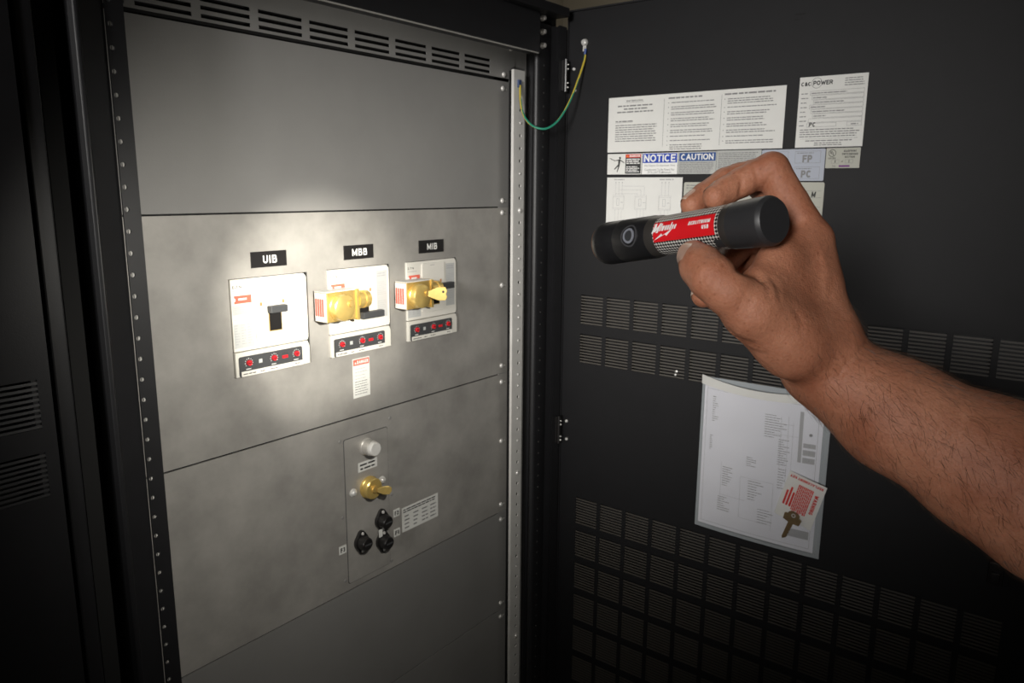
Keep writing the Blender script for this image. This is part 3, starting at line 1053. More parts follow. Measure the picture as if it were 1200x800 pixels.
# electric shock label
o, w, h = sticker('shock_label', 'danger label with a black figure struck by electricity, left end of the label row', 'sign', 'D', .7778, .7042,
                  1.6278, 1.6660, M['paper'])
dk = rect(MB(), .0025, w / 2 - .0015, -h / 2 + .0015, h / 2 - .0012).build('text_block', M['ink'], o)
rd = rect(MB(), .0025, w / 2 - .0015, h / 2 - .0075, h / 2 - .0012, -0.0010).build('header', M['red_print'], dk)
stext(rd, 'DANGER', .0225, h / 2 - .0043, .0040, M['white_print'], t=.2, y=-0.0012, width=.022)
mb = MB()
mb.add([(.0045, -0.0012, h / 2 - .0065), (.0095, -0.0012, h / 2 - .0065), (.007, -0.0012, h / 2 - .0022)], [(0, 1, 2)])
mb.build('warning_triangle', M['orange'], rd)
lines(MB(), .0045, w / 2 - .003, h / 2 - .0115, 3, .0036, .0020, -0.0010, ragged=.1).build('print', M['white_print'], dk)
lines(MB(), .0045, w / 2 - .003, h / 2 - .0250, 4, .0030, .0016, -0.0010, ragged=.2).build('print', M['white_print'], dk)
fig = MB()


def limb(p, q, t0, t1):
    dx, dz = q[0] - p[0], q[1] - p[1]
    l = math.hypot(dx, dz)
    nx, nz = -dz / l, dx / l
    fig.add([(p[0] + nx * t0, -0.0009, p[1] + nz * t0), (p[0] - nx * t0, -0.0009, p[1] - nz * t0),
             (q[0] - nx * t1, -0.0009, q[1] - nz * t1), (q[0] + nx * t1, -0.0009, q[1] + nz * t1)], [(0, 1, 2, 3)])


fx, fz = -.0115, .002
fig.lathe_y([(-0.0009, .0022), (-0.0008, .0022)], 12, fx + .002, fz + .0095)
limb((fx + .001, fz + .0068), (fx, fz - .0035), .0022, .0018)
limb((fx, fz - .003), (fx - .0095, fz - .0115), .0015, .0009)
limb((fx + .0005, fz - .003), (fx - .0010, fz - .0095), .0014, .0010)
limb((fx - .0010, fz - .0090), (fx - .0035, fz - .0165), .0011, .0008)
limb((fx + .0015, fz + .0062), (fx + .0115, fz + .0005), .0010, .0007)
limb((fx, fz + .0055), (fx - .0065, fz + .0050), .0010, .0007)
bolt_pts = [(fx - .0065, fz + .0050), (fx - .0105, fz + .0040), (fx - .0100, fz + .0058), (fx - .0165, fz + .0068), (fx - .0155, fz + .0082),
            (fx - .0205, fz + .0088)]
for a, b in zip(bolt_pts[:-1], bolt_pts[1:]):
    limb(a, b, .0005, .0005)
fig.build('shock_figure', M['ink'], o)

o, w, h = sticker('notice_label', 'NOTICE label with white letters on a blue band', 'sign', 'D', .7030, .6312, 1.6278, 1.6662, M['white_print'])
bb = rect(MB(), -w / 2 + .0012, w / 2 - .0012, h / 2 - .0178, h / 2 - .0010).build('blue_band', M['blue'], o)
stext(bb, 'NOTICE', 0, h / 2 - .0094, .0132, M['white_print'], t=.2, wid=.85, gap=.09, y=-0.0011, width=.0640)
text(o, 'Use Copper Or Aluminum Wire', 0, -.0035, .0046, M['grey_ink'], bold=.006)
text(o, 'Conductors To Be Rated For', 0, -.0110, .0050, M['grey_ink'], bold=.008)
text(o, '75°C (167°F) Minimum', 0, -.0158, .0050, M['grey_ink'], bold=.008)

o, w, h = sticker('caution_label', 'silver CAUTION label with a blue band and dense small print', 'sign', 'D', .6305, .5576, 1.6280, 1.6670,
                  M['silver_lab'])
bb = rect(MB(), -w / 2 + .0025, w / 2 - .0012, h / 2 - .0165, h / 2 - .0020).build('blue_band', M['blue2'], o)
stext(bb, 'CAUTION', 0.0005, h / 2 - .0092, .0106, M['white_print'], t=.2, wid=.85, gap=.09, y=-0.0011, width=.0620)
lines(MB(), -w / 2 + .003, w / 2 - .003, h / 2 - .0200, 7, .0028, .0013, ragged=.12).build('fine_print', M['grey_ink'], o)

o, w, h = sticker('text_label', 'silver label filled with small grey print, above the fingers', 'sign', 'D', .5570, .4780, 1.6282, 1.6674,
                  M['silver_lab'])
lines(MB(), -w / 2 + .003, w / 2 - .003, h / 2 - .0050, 11, .0031, .0014, ragged=.12).build('fine_print', M['grey_ink'], o)

o, w, h = sticker('phase_label', 'pale blue label with boxed bold letters FP and PC', 'sign', 'D', .4770, .3733, 1.6158, 1.6668, M['blue_lab'],
                  r=.002)
mb = MB()
for cx in (-.028, .024):
    for cz in (.0125, -.0125):
        outline(mb, cx - .020, cx + .021, cz - .0095, cz + .0095, .0004)
        lines(mb, cx - .017, cx + .010, cz + .0060, 1, .003, .0012, ragged=.1)
mb.build('print', M['grey_ink'], o)
stext(o, 'FP', .024, .0100, .0118, M['grey_ink'], t=.24, wid=.75, gap=.08)
stext(o, 'PC', .024, -.0145, .0118, M['grey_ink'], t=.24, wid=.75, gap=.08)
stext(o, 'M', -.010, .0065, .0085, M['grey_ink'], t=.24)

o, w, h = sticker('test_label', 'wide white rounded label below the row, mostly covered by the hand', 'sign', 'D', .6163, .3705, 1.5490, 1.6135,
                  M['ul_lab'], r=.003)
mb = lines(MB(), -w / 2 + .005, -w / 2 + .075, h / 2 - .0065, 2, .0045, .0018, ragged=.2)
rect(mb, -w / 2 + .004, w / 2 - .004, h / 2 - .0140, h / 2 - .0135)
rect(mb, -w / 2 + .004, w / 2 - .004, h / 2 - .0250, h / 2 - .0245)
rect(mb, -w / 2 + .004, w / 2 - .004, h / 2 - .0400, h / 2 - .0395)
lines(mb, -w / 2 + .005, -w / 2 + .060, h / 2 - .0210, 1, .005, .002, ragged=.2)
mb.build('fine_print', M['grey_ink'], o)
stext(o, 'M', w / 2 - .016, h / 2 - .0195, .0090, M['ink'], t=.2, shear=.12)

o, w, h = sticker('listing_label', 'small greenish listing label with UL circle, under the rating plate', 'sign', 'D', .3720, .3203, 1.6358, 1.6672,
                  M['ul_lab'])
rg = MB()
for i in range(24):
    a0, a1 = 2 * PI * i / 24, 2 * PI * (i + 1) / 24
    rg.add([(-w / 2 + .0095 + r_ * math.cos(a), -0.00085, h / 2 - .0080 + r_ * math.sin(a)) for a, r_ in
            ((a0, .0050), (a1, .0050), (a1, .0058), (a0, .0058))], [(0, 1, 2, 3)])
rg.build('emblem_ring', M['ink'], o)
stext(o, 'U', -w / 2 + .0080, h / 2 - .0070, .0046, M['ink'], t=.2)
stext(o, 'L', -w / 2 + .0112, h / 2 - .0092, .0046, M['ink'], t=.2)
stext(o, 'LISTED', -w / 2 + .0095, h / 2 - .0160, .0024, M['ink'], t=.2, width=.0110)
for i, s in enumerate(('DEADFRONT', 'SWITCHBOARD', 'SECTION')):
    stext(o, s, .0105, h / 2 - .0050 - i * .0046, .0030, M['ink'], t=.2, width=(.019, .024, .015)[i])
mb = outline(outline(MB(), -.0170, -.0050, -.0082, -.0024, .0004), .0040, .0160, -.0082, -.0024, .0004)
mb.build('boxes', M['grey_ink'], o)
stext(o, '1', -.0110, -.0053, .0044, M['ink'], t=.22)
stext(o, '1', .0100, -.0053, .0044, M['ink'], t=.22)
text(o, 'of', -.0005, -.0053, .0042, M['ink'])
text(o, 'No.', -.0120, -.0125, .0040, M['ink'])
rect(MB(), -.0050, .0115, -.0140, -.0112, -0.0009).build('stamp', M['purple'], o)

# wiring diagram label
o, w, h = sticker('wiring_diagram', 'white label with three line-drawn breakers, left under the label row', 'sign', 'D', .7773, .6195, 1.512,
                  1.6222, M['paper'])
mb = MB()
for c in range(3):
    cx = -w / 2 + (.027, .0745, .1245)[c]
    outline(mb, cx - .0125, cx + .0115, h / 2 - .058, h / 2 - .036, .0004)
    outline(mb, cx - .0125, cx + .0115, h / 2 - .060, h / 2 - .033, .0003)
    outline(mb, cx - .0045, cx + .0010, h / 2 - .053, h / 2 - .0395, .0006)
    rect(mb, cx + .0045, cx + .0090, h / 2 - .0472, h / 2 - .0462)
    for q in (-.0075, -.0005, .0065):
        if c != 1:
            rect(mb, cx + q, cx + q + .0004, h / 2 - .033, h / 2 - .0085)
            rect(mb, cx + q - .0006, cx + q + .0010, h / 2 - .0105, h / 2 - .0085)
        else:
            rect(mb, cx + q, cx + q + .0004, h / 2 - .033, h / 2 - .0225 + q)
        rect(mb, cx + q, cx + q + .0004, h / 2 - .090, h / 2 - .060)
for j, q in enumerate((-.0075, -.0005, .0065)):
    rect(mb, -w / 2 + .027 + q, -w / 2 + .0745 + q, h / 2 - .0229 + q, h / 2 - .0225 + q)
lines(mb, -w / 2 + .016, -w / 2 + .038, h / 2 - .005, 1, .005, .002, ragged=0)
lines(mb, -w / 2 + .112, -w / 2 + .140, h / 2 - .005, 1, .005, .002, ragged=0)
mb.build('line_drawing', M['pale_ink'], o)

# ================================================================== DOCUMENT POCKET
PYC, PZ0, PZ1 = (.5581 + .3265) / 2, .9680, 1.2620
PW = .5581 - .3265
pk = thing('document_pocket', 'clear plastic document pocket with white top band hanging on the door', 'document pocket',
           (XD, PYC, PZ0), -PI / 2)


def bulge(u, v):
    """how far the front of the pocket stands off the door (u across, v up)"""
    s = math.sin(PI * min(max(u, 0), 1))
    return 0.0015 + 0.021 * (s ** 0.8) * (0.25 + 0.75 * v ** 1.6)


def sheet(x0, x1, z0, z1, off, nu=16, nv=16, th=0.0004):
    mb = MB()
    hh = PZ1 - PZ0
    vs = []
    for k in (0, 1):
        for i in range(nu + 1):
            for j in range(nv + 1):
                x = x0 + (x1 - x0) * i / nu
                z = z0 + (z1 - z0) * j / nv
                u_, v_ = min(max((x + PW / 2) / PW, 0), 1), z / hh
                d = bulge(u_, v_) + off - k * th
                vs.append((x, -d, z - .009 * math.sin(PI * u_) * v_ ** 6))
    n = (nu + 1) * (nv + 1)
    fs = []
    for i in range(nu):
        for j in range(nv):
            a, b, c, d = i * (nv + 1) + j, (i + 1) * (nv + 1) + j, (i + 1) * (nv + 1) + j + 1, i * (nv + 1) + j + 1
            fs += [(a, b, c, d), (n + a, n + d, n + c, n + b)]
    return mb.add(vs, fs)


mclear = mat('clear_vinyl', (0.80, 0.84, 0.85), 0.25)
mclear.node_tree.nodes['Principled BSDF'].inputs['Alpha'].default_value = 0.07
M['frost'] = mat('frosted_vinyl_edge', (0.36, 0.39, 0.41), 0.4)
PH = PZ1 - PZ0
sheet(-PW / 2, PW / 2, 0, PH, 0.0).build('front_film', mclear, pk, smooth=True)
MB().box(-PW / 2, PW / 2, -0.0012, 0, 0, PH).build('back_film', M['frost'], pk)
sheet(-PW / 2 - .001, PW / 2 + .001, PH - .014, PH + .003, 0.0012, 24, 2, .0012).build('top_band', M['paper'], pk, smooth=True)
b = sheet(-PW / 2, -PW / 2 + .005, 0, PH - .012, 0.0003, 2, 16)
b2 = sheet(PW / 2 - .006, PW / 2, 0, PH - .012, 0.0003, 2, 16)
b3 = sheet(-PW / 2, PW / 2, 0, .006, 0.0003, 16, 2)
b.add(b2.v, b2.f)
b.add(b3.v, b3.f)
b.build('welded_edge', M['frost'], pk, smooth=True)

# drawing inside the pocket
dr = thing('drawing_sheet', 'folded white wiring drawing inside the clear door pocket', 'drawing', (XD, PYC, PZ0), -PI / 2)
M['drawing'] = mat('drawing_paper', (0.76, 0.76, 0.82), 0.6, 0, 0.03, 12.0)
sheet(-PW / 2 + .006, PW / 2 - .011, .008, PH - .012, -0.0006).build('paper', M['drawing'], dr, smooth=True)


def on_sheet(mb):
    """lay flat print (x, z) onto the curved paper"""
    mb.v = [(x, -(bulge((x + PW / 2) / PW, z / PH) - 0.0003), z) for x, y, z in mb.v]
    return mb


def dense_rect(mb, x0, x1, z0, z1):
    n = max(1, int(max(x1 - x0, z1 - z0) / .012))
    for i in range(n):
        if x1 - x0 > z1 - z0:
            rect(mb, x0 + (x1 - x0) * i / n, x0 + (x1 - x0) * (i + 1) / n, z0, z1)
        else:
            rect(mb, x0, x1, z0 + (z1 - z0) * i / n, z0 + (z1 - z0) * (i + 1) / n)


pr = MB()
xa, xb, za, zb = -PW / 2 + .012, PW / 2 - .018, .014, PH - .020
for z in (za, zb):
    dense_rect(pr, xa, xb, z, z + .0004)
for x in (xa, xb):
    dense_rect(pr, x, x + .0004, za, zb)
for (cx, cz, ww, hh, n) in ((-.085, .235, .012, .050, 12), (-.055, .110, .020, .040, 9), (.000, .095, .030, .040, 8), (.030, .225, .040, .045, 10),
                            (.045, .180, .020, .050, 12), (-.060, .055, .024, .030, 7), (.020, .050, .030, .030, 6), (-.090, .170, .008, .030, 8),
                            (.045, .130, .016, .040, 8), (-.010, .150, .020, .020, 5)):
    lines(pr, cx - ww / 2, cx + ww / 2, cz + hh / 2, n, hh / n, .0012, ragged=.6)
for (x, z0, z1) in ((.030, .030, .120), (.050, .090, .250), (.038, .150, .250), (.058, .150, .240), (-.030, .04, .12), (-.068, .05, .14)):
    dense_rect(pr, x, x + .0003, z0, z1)
for (x0, x1, z) in ((.010, .070, .2150), (.010, .060, .2350), (-.03, .03, .120), (-.03, .03, .040), (-.07, -.02, .075)):
    dense_rect(pr, x0, x1, z, z + .0003)
on_sheet(pr).build('line_drawing', M['grey_ink'], dr)
tb = MB()
for (x0, x1, z0, z1) in ((.068, .074, .170, .262), (.076, .096, .170, .180), (.076, .096, .184, .194), (.076, .096, .198, .206), (.060, .096, .030, .045)):
    dense_rect(tb, x0, x1, z0, z1)
on_sheet(tb).build('title_block', M['pale_ink'], dr)
sp_ = MB().lathe_y([(-.001, .0028), (-.0009, .0028)], 12, .0870, .222)
on_sheet(sp_).build('stamp', M['grey_ink'], dr)

# key packet and key lying over the pocket
pkx = onY(0, 0, 1)


def door_at(px, py, off=0.0):
    r = ray(px, py)
    r = r * (XD - off) / r[0]
    return r[1], r[2] + CZ


def tilt_thing(name, label, cat, px, py, off, ang):
    y, z = door_at(px, py, off)
    e = thing(name, label, cat, (XD - off, y, z), 0)
    e.rotation_euler = (Matrix.Rotation(-PI / 2, 3, 'Z') @ Matrix.Rotation(ang, 3, 'Y')).to_euler()
    return e


pc = tilt_thing('key_packet', 'small white paper packet with red print holding the key on the pocket', 'packet', 938, 586, .0135, 0.25)
pw, ph = .066, .086
mb = MB()
for k in (0, 1):
    for i in range(9):
        for j in range(9):
            x, z = -pw / 2 + pw * i / 8, -ph / 2 + ph * j / 8
            mb.v.append((x, -0.0010 * k - .0012 * math.sin(i * .9 + j * .5) * k - .001, z))
for k in (0, 1):
    for i in range(8):
        for j in range(8):
            a = k * 81 + i * 9 + j
            mb.f.append((a, a + 9, a + 10, a + 1))
            mb.mi.append(0)
pap = mb.build('paper', M['paper'], pc, smooth=True)
stext(pc, 'REPLACEMENT KEY', 0, .0375, .0046, M['red_print'], t=.2, y=-.0045, rot=PI, width=.058)
stext(pc, 'WARNING', .0235, .004, .0066, M['red_print'], t=.2, y=-.0045, rot=-PI / 2, width=.038)
mb = MB()
for i in range(9):
    x = -.010 + i * .0030
    z = .028
    end = -.020 - random.random() * .006
    while z > end:
        e = max(z - random.uniform(.004, .008), end)
        rect(mb, x, x + .0021, e, z, -.0045)
        z = e - .0009
for i in range(3):
    rect(mb, -.026 + i * .0055, -.0225 + i * .0055, -.018, .010 + 0.008 * (i % 2), -.0045)
mb.build('print', M['red_print'], pc)
ky = tilt_thing('key', 'dull brass door key lying on the packet in the door pocket', 'key', 927, 611, .0185, 0.30)
kb = MB()
kb.prism([(-.004, -.002), (-.0145, .000), (-.0155, .011), (-.0100, .013), (-.0098, .0165), (-.0045, .020), (.0045, .020), (.0098, .0165), (.0100, .013),
          (.0155, .011), (.0145, .000), (.004, -.002)], -.0024, 0)
kb.build('bow', M['key'], ky, bevel=.0004)
kb2 = MB().prism([(-.0042, -.002), (.0046, -.002), (.0046, -.010), (.0030, -.012), (.0046, -.015), (.0022, -.018), (.0044, -.021), (.0018, -.025),
                  (.0040, -.028), (.0020, -.032), (-.0020, -.036), (-.0042, -.033)], -.0020, -.0003)
kb2.build('blade', M['key'], ky)
kb3 = MB()
for i in range(12):
    a0, a1 = 2 * PI * i / 12, 2 * PI * (i + 1) / 12
    kb3.add([(r_ * math.cos(a), -.0026, .0135 + r_ * math.sin(a)) for a, r_ in ((a0, .0018), (a1, .0018), (a1, .0040), (a0, .0040))], [(0, 1, 2, 3)])
kb3.build('eyelet', M['steel2'], ky)

# ================================================================== GROUND WIRE
gw = thing('ground_wire', 'green and yellow ground wire looping from rail to open door', 'wire')
y_, z_ = door_at(686, 64, .004)
p_end = Vector((XD - .006, y_, z_))
ctrl = []
for px_, py_, t in ((609.5, 100, 0), (610, 118, .04), (613, 133, .10), (620, 144, .22), (630, 150, .36), (642, 150, .5), (655, 140, .64), (668, 118, .80),
                    (678, 92, .93), (684, 74, .99), (686, 64, 1.0)):
    r = ray(px_, py_)
    # distance runs from the rail to the door, with a belly forward
    Y = (YR - .004) * (1 - t) + p_end.y * t - 0.02 * math.sin(PI * t)
    q = r * Y / r[1]
    ctrl.append(Vector((q[0], q[1], q[2] + CZ)))
pts = []
for i in range(len(ctrl) - 1):
    p0, p1, p2, p3 = ctrl[max(i - 1, 0)], ctrl[i], ctrl[i + 1], ctrl[min(i + 2, len(ctrl) - 1)]
    for k in range(6):
        t = k / 6
        pts.append(0.5 * ((2 * p1) + (p2 - p0) * t + (2 * p0 - 5 * p1 + 4 * p2 - p3) * t * t + (3 * p1 - p0 - 3 * p2 + p3) * t ** 3))
pts.append(ctrl[-1])
M['wgreen'] = mat('green_insulation', (0.02, 0.24, 0.15), 0.4)
M['wyellow'] = mat('yellow_insulation', (0.55, 0.42, 0.05), 0.4)
MB().tube(pts, 0.0021, 12, mfun=lambda i, j: 1 if ((j - i * 0.22 + 2) % 12) < 4.5 else 0).build('insulation', [M['wgreen'], M['wyellow']], gw, smooth=True)
ly, lzz = door_at(686, 50, 0)
MB().tube([p_end, p_end + Vector((0.001, -.001, .010))], .0026, 10).build('crimp_sleeve', mat('blue_sleeve', (0.02, 0.06, 0.25), 0.4), gw)
lug = MB().box(-.0035, .0035, -.003, -.001, -.016, .006).lathe_y([(-.001, .0068), (-.003, .0068), (-.007, .0055), (-.0085, .003)], 10)
lug.build('lug', M['steel'], gw, loc=(XD, ly, lzz), rotz=-PI / 2)
rl = ctrl[0]
MB().box(-.004, .004, -.004, 0, -.004, .010).build('rail_clip', mat('blue_clip', (0.05, 0.08, 0.18), .5), gw, loc=(rl.x, YR - .0005, rl.z))


# ================================================================== FLASHLIGHT
def cp(px, py, d):
    return np.array([(px - 600) / F * d, (400 - py) / F * d, d])


tail_c = cp(908, 258, .45)
target_w = np.array([*[0.0] * 3])
tx, tz = onY(372, 333, YP)
target_c = Rm.T @ np.array([tx, YP, tz - CZ])
ax_c = target_c - tail_c
ax_c /= np.linalg.norm(ax_c)
xw = Vector(Rm @ ax_c).normalized()
to_cam = Vector(Rm @ (-(tail_c + ax_c * .06))).normalized()
upw = Vector(Rm @ np.array([0, 1.0, 0]))
ny = (to_cam * 1.0 + upw * 0.16)
ny = (ny - xw * ny.dot(xw)).normalized()          # faces the viewer, a little upward: local -y
zw = xw.cross(-ny).normalized()                   # local z
# local axes: x = towards the head, -y = towards the viewer
tailw = cw(*tail_c)
fl = thing('flashlight', 'black aluminium flashlight with red label held in the hand', 'flashlight', tailw)
RF = Matrix((xw, -ny, zw)).transposed()
fl.rotation_euler = RF.to_euler()


def lathe_x(mb, prof, n=48, mi=0):
    base = len(mb.v)
    for (x, r) in prof:
        for j in range(n):
            w = 2 * PI * j / n
            mb.v.append((x, r * math.cos(w), r * math.sin(w)))
    for i in range(len(prof) - 1):
        for j in range(n):
            j2 = (j + 1) % n
            mb.f.append((base + i * n + j, base + i * n + j2, base + (i + 1) * n + j2, base + (i + 1) * n + j))
            mb.mi.append(mi)
    mb.f.append(tuple(base + j for j in range(n)))
    mb.mi.append(mi)
    mb.f.append(tuple(base + (len(prof) - 1) * n + j for j in range(n)))
    mb.mi.append(mi)
    return mb


M['fl_black'] = mat('anodised_black', (0.012, 0.012, 0.013), 0.36, 0.0, 0.1, 300.0, 0.05, 1500.0)
M['fl_cap'] = mat('tail_cap_rubber', (0.030, 0.030, 0.032), 0.46, 0.0, 0.05, 300.0)
M['fl_collar'] = mat('gunmetal_collar', (0.07, 0.064, 0.058), 0.38, 0.5)
M['fl_red'] = mat('flashlight_red', (0.72, 0.012, 0.018), 0.38)
lathe_x(MB(), [(0, .0133), (.0022, .0149), (.0030, .0151), (.0150, .0150), (.0260, .0146)]).build('tail_cap', M['fl_cap'], fl, smooth=True, shade_angle=22)
lathe_x(MB(), [(.0261, .0143), (.0270, .0145), (.0300, .0145), (.0318, .0142)]).build('collar', M['fl_collar'], fl, smooth=True)

# knurled sleeve
mk = bpy.data.materials.new('knurled_grip')
mk.use_nodes = True
nt = mk.node_tree
bs = nt.nodes['Principled BSDF']
bs.inputs['Roughness'].default_value = 0.4
bs.inputs['Metallic'].default_value = 0.35
tc = nt.nodes.new('ShaderNodeTexCoord')
sx = nt.nodes.new('ShaderNodeSeparateXYZ')
nt.links.new(tc.outputs['Object'], sx.inputs[0])


def mth(op, a, b=None):
    n = nt.nodes.new('ShaderNodeMath')
    n.operation = op
    for k, v in enumerate((a, b)):
        if v is None:
            continue
        if isinstance(v, (int, float)):
            n.inputs[k].default_value = v
        else:
            nt.links.new(v, n.inputs[k])
    return n.outputs[0]


ang = mth('MULTIPLY', mth('ARCTAN2', sx.outputs['Z'], sx.outputs['Y']), 18.0)
lin = mth('MULTIPLY', sx.outputs['X'], 1280.0)
pat = mth('MULTIPLY', mth('SINE', mth('ADD', ang, lin)), mth('SINE', mth('SUBTRACT', ang, lin)))
fac = mth('MULTIPLY', mth('ADD', mth('MULTIPLY', pat, 5.0), 0.5), 1.0)
cr = nt.nodes.new('ShaderNodeValToRGB')
cr.color_ramp.elements[0].color = (0.008, 0.008, 0.008, 1)
cr.color_ramp.elements[1].color = (0.80, 0.77, 0.72, 1)
nt.links.new(fac, cr.inputs['Fac'])
nt.links.new(cr.outputs['Color'], bs.inputs['Base Color'])
bp = nt.nodes.new('ShaderNodeBump')
bp.inputs['Strength'].default_value = 0.4
bp.inputs['Distance'].default_value = 0.0003
nt.links.new(fac, bp.inputs['Height'])
nt.links.new(bp.outputs['Normal'], bs.inputs['Normal'])
GX0, GX1, GR = .0318, .0905, .0137
lathe_x(MB(), [(GX0, GR + .0003), (.05, GR), (.07, GR), (GX1, GR - .0002)]).build('knurled_grip', mk, fl, smooth=True)


def wrap(mb, r):
    """flat (x along axis, z around) print wrapped on the barrel, centred on local -y"""
    mb.v = [(x, -r * math.cos(z / GR), -r * math.sin(z / GR)) for x, y, z in mb.v]
    return mb


def wrap_text(s, x, z, h, m, parent, t=.2, wid=.62, width=None, shear=0, r=GR + .0009, gap=.14):
    o = stext(parent, s, 0, 0, h, m, t, wid, gap, 0, shear, width=width)
    for v in o.data.vertices:
        # text runs towards the tail: reading left (head) to right (tail)
        xx, zz = x - v.co.x, z + v.co.z
        v.co = (xx, -r * math.cos(zz / GR), -r * math.sin(zz / GR))
    return o


lb = MB()
for k in range(12):
    z0, z1 = -.0066 + .0132 * k / 12, -.0066 + .0132 * (k + 1) / 12
    lb.add([(.0345, 0, z0), (.0892, 0, z0), (.0892, 0, z1), (.0345, 0, z1)], [(0, 1, 2, 3)])
lab = wrap(lb, GR + .0005).build('red_label', M['fl_red'], fl, smooth=True)
dk = MB()
for k in range(5):
    z0, z1 = -.0175 + .0075 * k / 5, -.0175 + .0075 * (k + 1) / 5
    dk.add([(GX0, 0, z0), (.0372 + .002 * (4 - k) / 4, 0, z0), (.0372 + .002 * (4 - k) / 4, 0, z1), (GX0, 0, z1)], [(0, 1, 2, 3)])
wrap(dk, GR + .0004).build('smooth_patch', M['fl_cap'], fl, smooth=True)
wrap_text('M', .0858, .0024, .0062, M['white_print'], lab, t=.22, width=.0062, shear=.35)
wrap_text('ilwaukee', .0752, .0026, .0048, M['white_print'], lab, t=.24, width=.0170, shear=.35, gap=.10)
bo = MB()
bo.add([(.0883, 0, -.0052), (.0805, 0, -.0014), (.0797, 0, -.0026), (.0700, 0, .0008), (.0760, 0, -.0034), (.0772, 0, -.0022)],
       [(0, 1, 2), (0, 2, 5), (2, 3, 5), (5, 3, 4)])
wrap(bo, GR + .0009).build('lightning_bolt', M['white_print'], lab)
wrap_text('REDLITHIUM', .0468, .0024, .0023, M['white_print'], lab, t=.24, width=.0185, shear=.2)
wrap_text('USB', .0414, -.0010, .0023, M['white_print'], lab, t=.24, width=.0058, shear=.1)
# neck, head, bezel, lens
lathe_x(MB(), [(.0905, .0136), (.0930, .0143), (.0985, .0146)]).build('neck', M['fl_collar'], fl, smooth=True)
lathe_x(MB(), [(.0985, .0147), (.1000, .0150), (.1310, .0155), (.1315, .0153), (.1322, .0153), (.1327, .0156), (.1500, .0160), (.1540, .0156),
               (.1550, .0146)]).build('head', M['fl_black'], fl, smooth=True)
lathe_x(MB(), [(.1551, .0146), (.1562, .0146), (.1562, .0136)]).build('bezel', mat('copper_bezel', (0.32, 0.20, 0.14), 0.35, 0.7), fl)
ml = bpy.data.materials.new('lit_lens')
ml.use_nodes = True
ml.node_tree.nodes['Principled BSDF'].inputs['Emission Color'].default_value = (1, .95, .82, 1)
ml.node_tree.nodes['Principled BSDF'].inputs['Emission Strength'].default_value = 6
lathe_x(MB(), [(.1563, .0135), (.1566, .0130)]).build('lens', ml, fl)
# switch
sw = thing_sw = MB()
bxs = .1125


def wrap_disc(r0, r1, rad, th, n=28):
    mb = MB()
    for (rr, hgt) in ((r1, rad), (r1, rad + th), (r0, rad + th), (r0, rad)):
        for j in range(n):
            w = 2 * PI * j / n
            x, z = bxs + rr * math.cos(w) * 1.08, rr * math.sin(w)
            a = z / .0153
            mb.v.append((x, -hgt * math.cos(a), hgt * math.sin(a)))
    for i in range(3):
        for j in range(n):
            j2 = (j + 1) % n
            mb.f.append((i * n + j, i * n + j2, (i + 1) * n + j2, (i + 1) * n + j))
            mb.mi.append(0)
    if r0 < .0001:
        pass
    return mb


swt = wrap_disc(.0068, .0078, .0150, .0010).build('switch_rim', mat('switch_rim', (0.10, 0.10, 0.105), 0.3, .4), fl, smooth=True)
wrap_disc(.00001, .0068, .0151, .0004).build('switch_seat', M['fl_black'], swt, smooth=True)
wrap_disc(.0036, .0052, .0152, .0010).build('switch_ring', mat('frosted_switch_ring', (0.20, 0.21, 0.24), 0.4), swt, smooth=True)
wrap_disc(.00001, .0036, .0152, .0008).build('switch_pad', mat('switch_pad', (0.035, 0.037, 0.040), 0.4), swt, smooth=True)

# its beam
beam_o = Vector(tailw) + xw * .1575
bxx, bzz = onY(374, 358, YP)
tgt = Vector((bxx, YP, bzz))
lamp('flashlight_beam', 'SPOT', beam_o, tgt, 32, (1.0, 0.95, 0.83), spot_size=math.radians(32), spot_blend=0.62, shadow_soft_size=0.010)
lamp('flashlight_spill', 'SPOT', beam_o, Vector((bxx + .10, YP, bzz - .10)), 25, (1.0, 0.96, 0.88), spot_size=math.radians(108), spot_blend=1.0, shadow_soft_size=0.010)


# ================================================================== HAND AND FOREARM (distance field, one continuous surface)
def seg(a, b, ra, rb):
    return (cp(*a), cp(*b), ra, rb)


Hh = .0014
LO = np.array([.075, -.265, .24])
HI = np.array([.585, .140, .615])
NX, NY, NZ = [int(v) for v in np.ceil((HI - LO) / Hh)]
gx = (LO[0] + Hh * np.arange(NX)).astype(np.float32)
gy = (LO[1] + Hh * np.arange(NY)).astype(np.float32)
gz = (LO[2] + Hh * np.arange(NZ)).astype(np.float32)


def capsule(P, s):
    a, b, ra, rb = s
    ab = b - a
    L2 = max(float(ab @ ab), 1e-12)
    px, py, pz = P
    t = ((px - a[0]) * ab[0] + (py - a[1]) * ab[1] + (pz - a[2]) * ab[2]) / L2
    t = np.clip(t, 0, 1)
    dx, dy, dz = px - a[0] - t * ab[0], py - a[1] - t * ab[1], pz - a[2] - t * ab[2]
    return np.sqrt(dx * dx + dy * dy + dz * dz) - (ra + (rb - ra) * t)


def smin(a, b, k):
    h = np.clip(0.5 + 0.5 * (b - a) / k, 0, 1)
    return b + (a - b) * h - k * h * (1 - h)


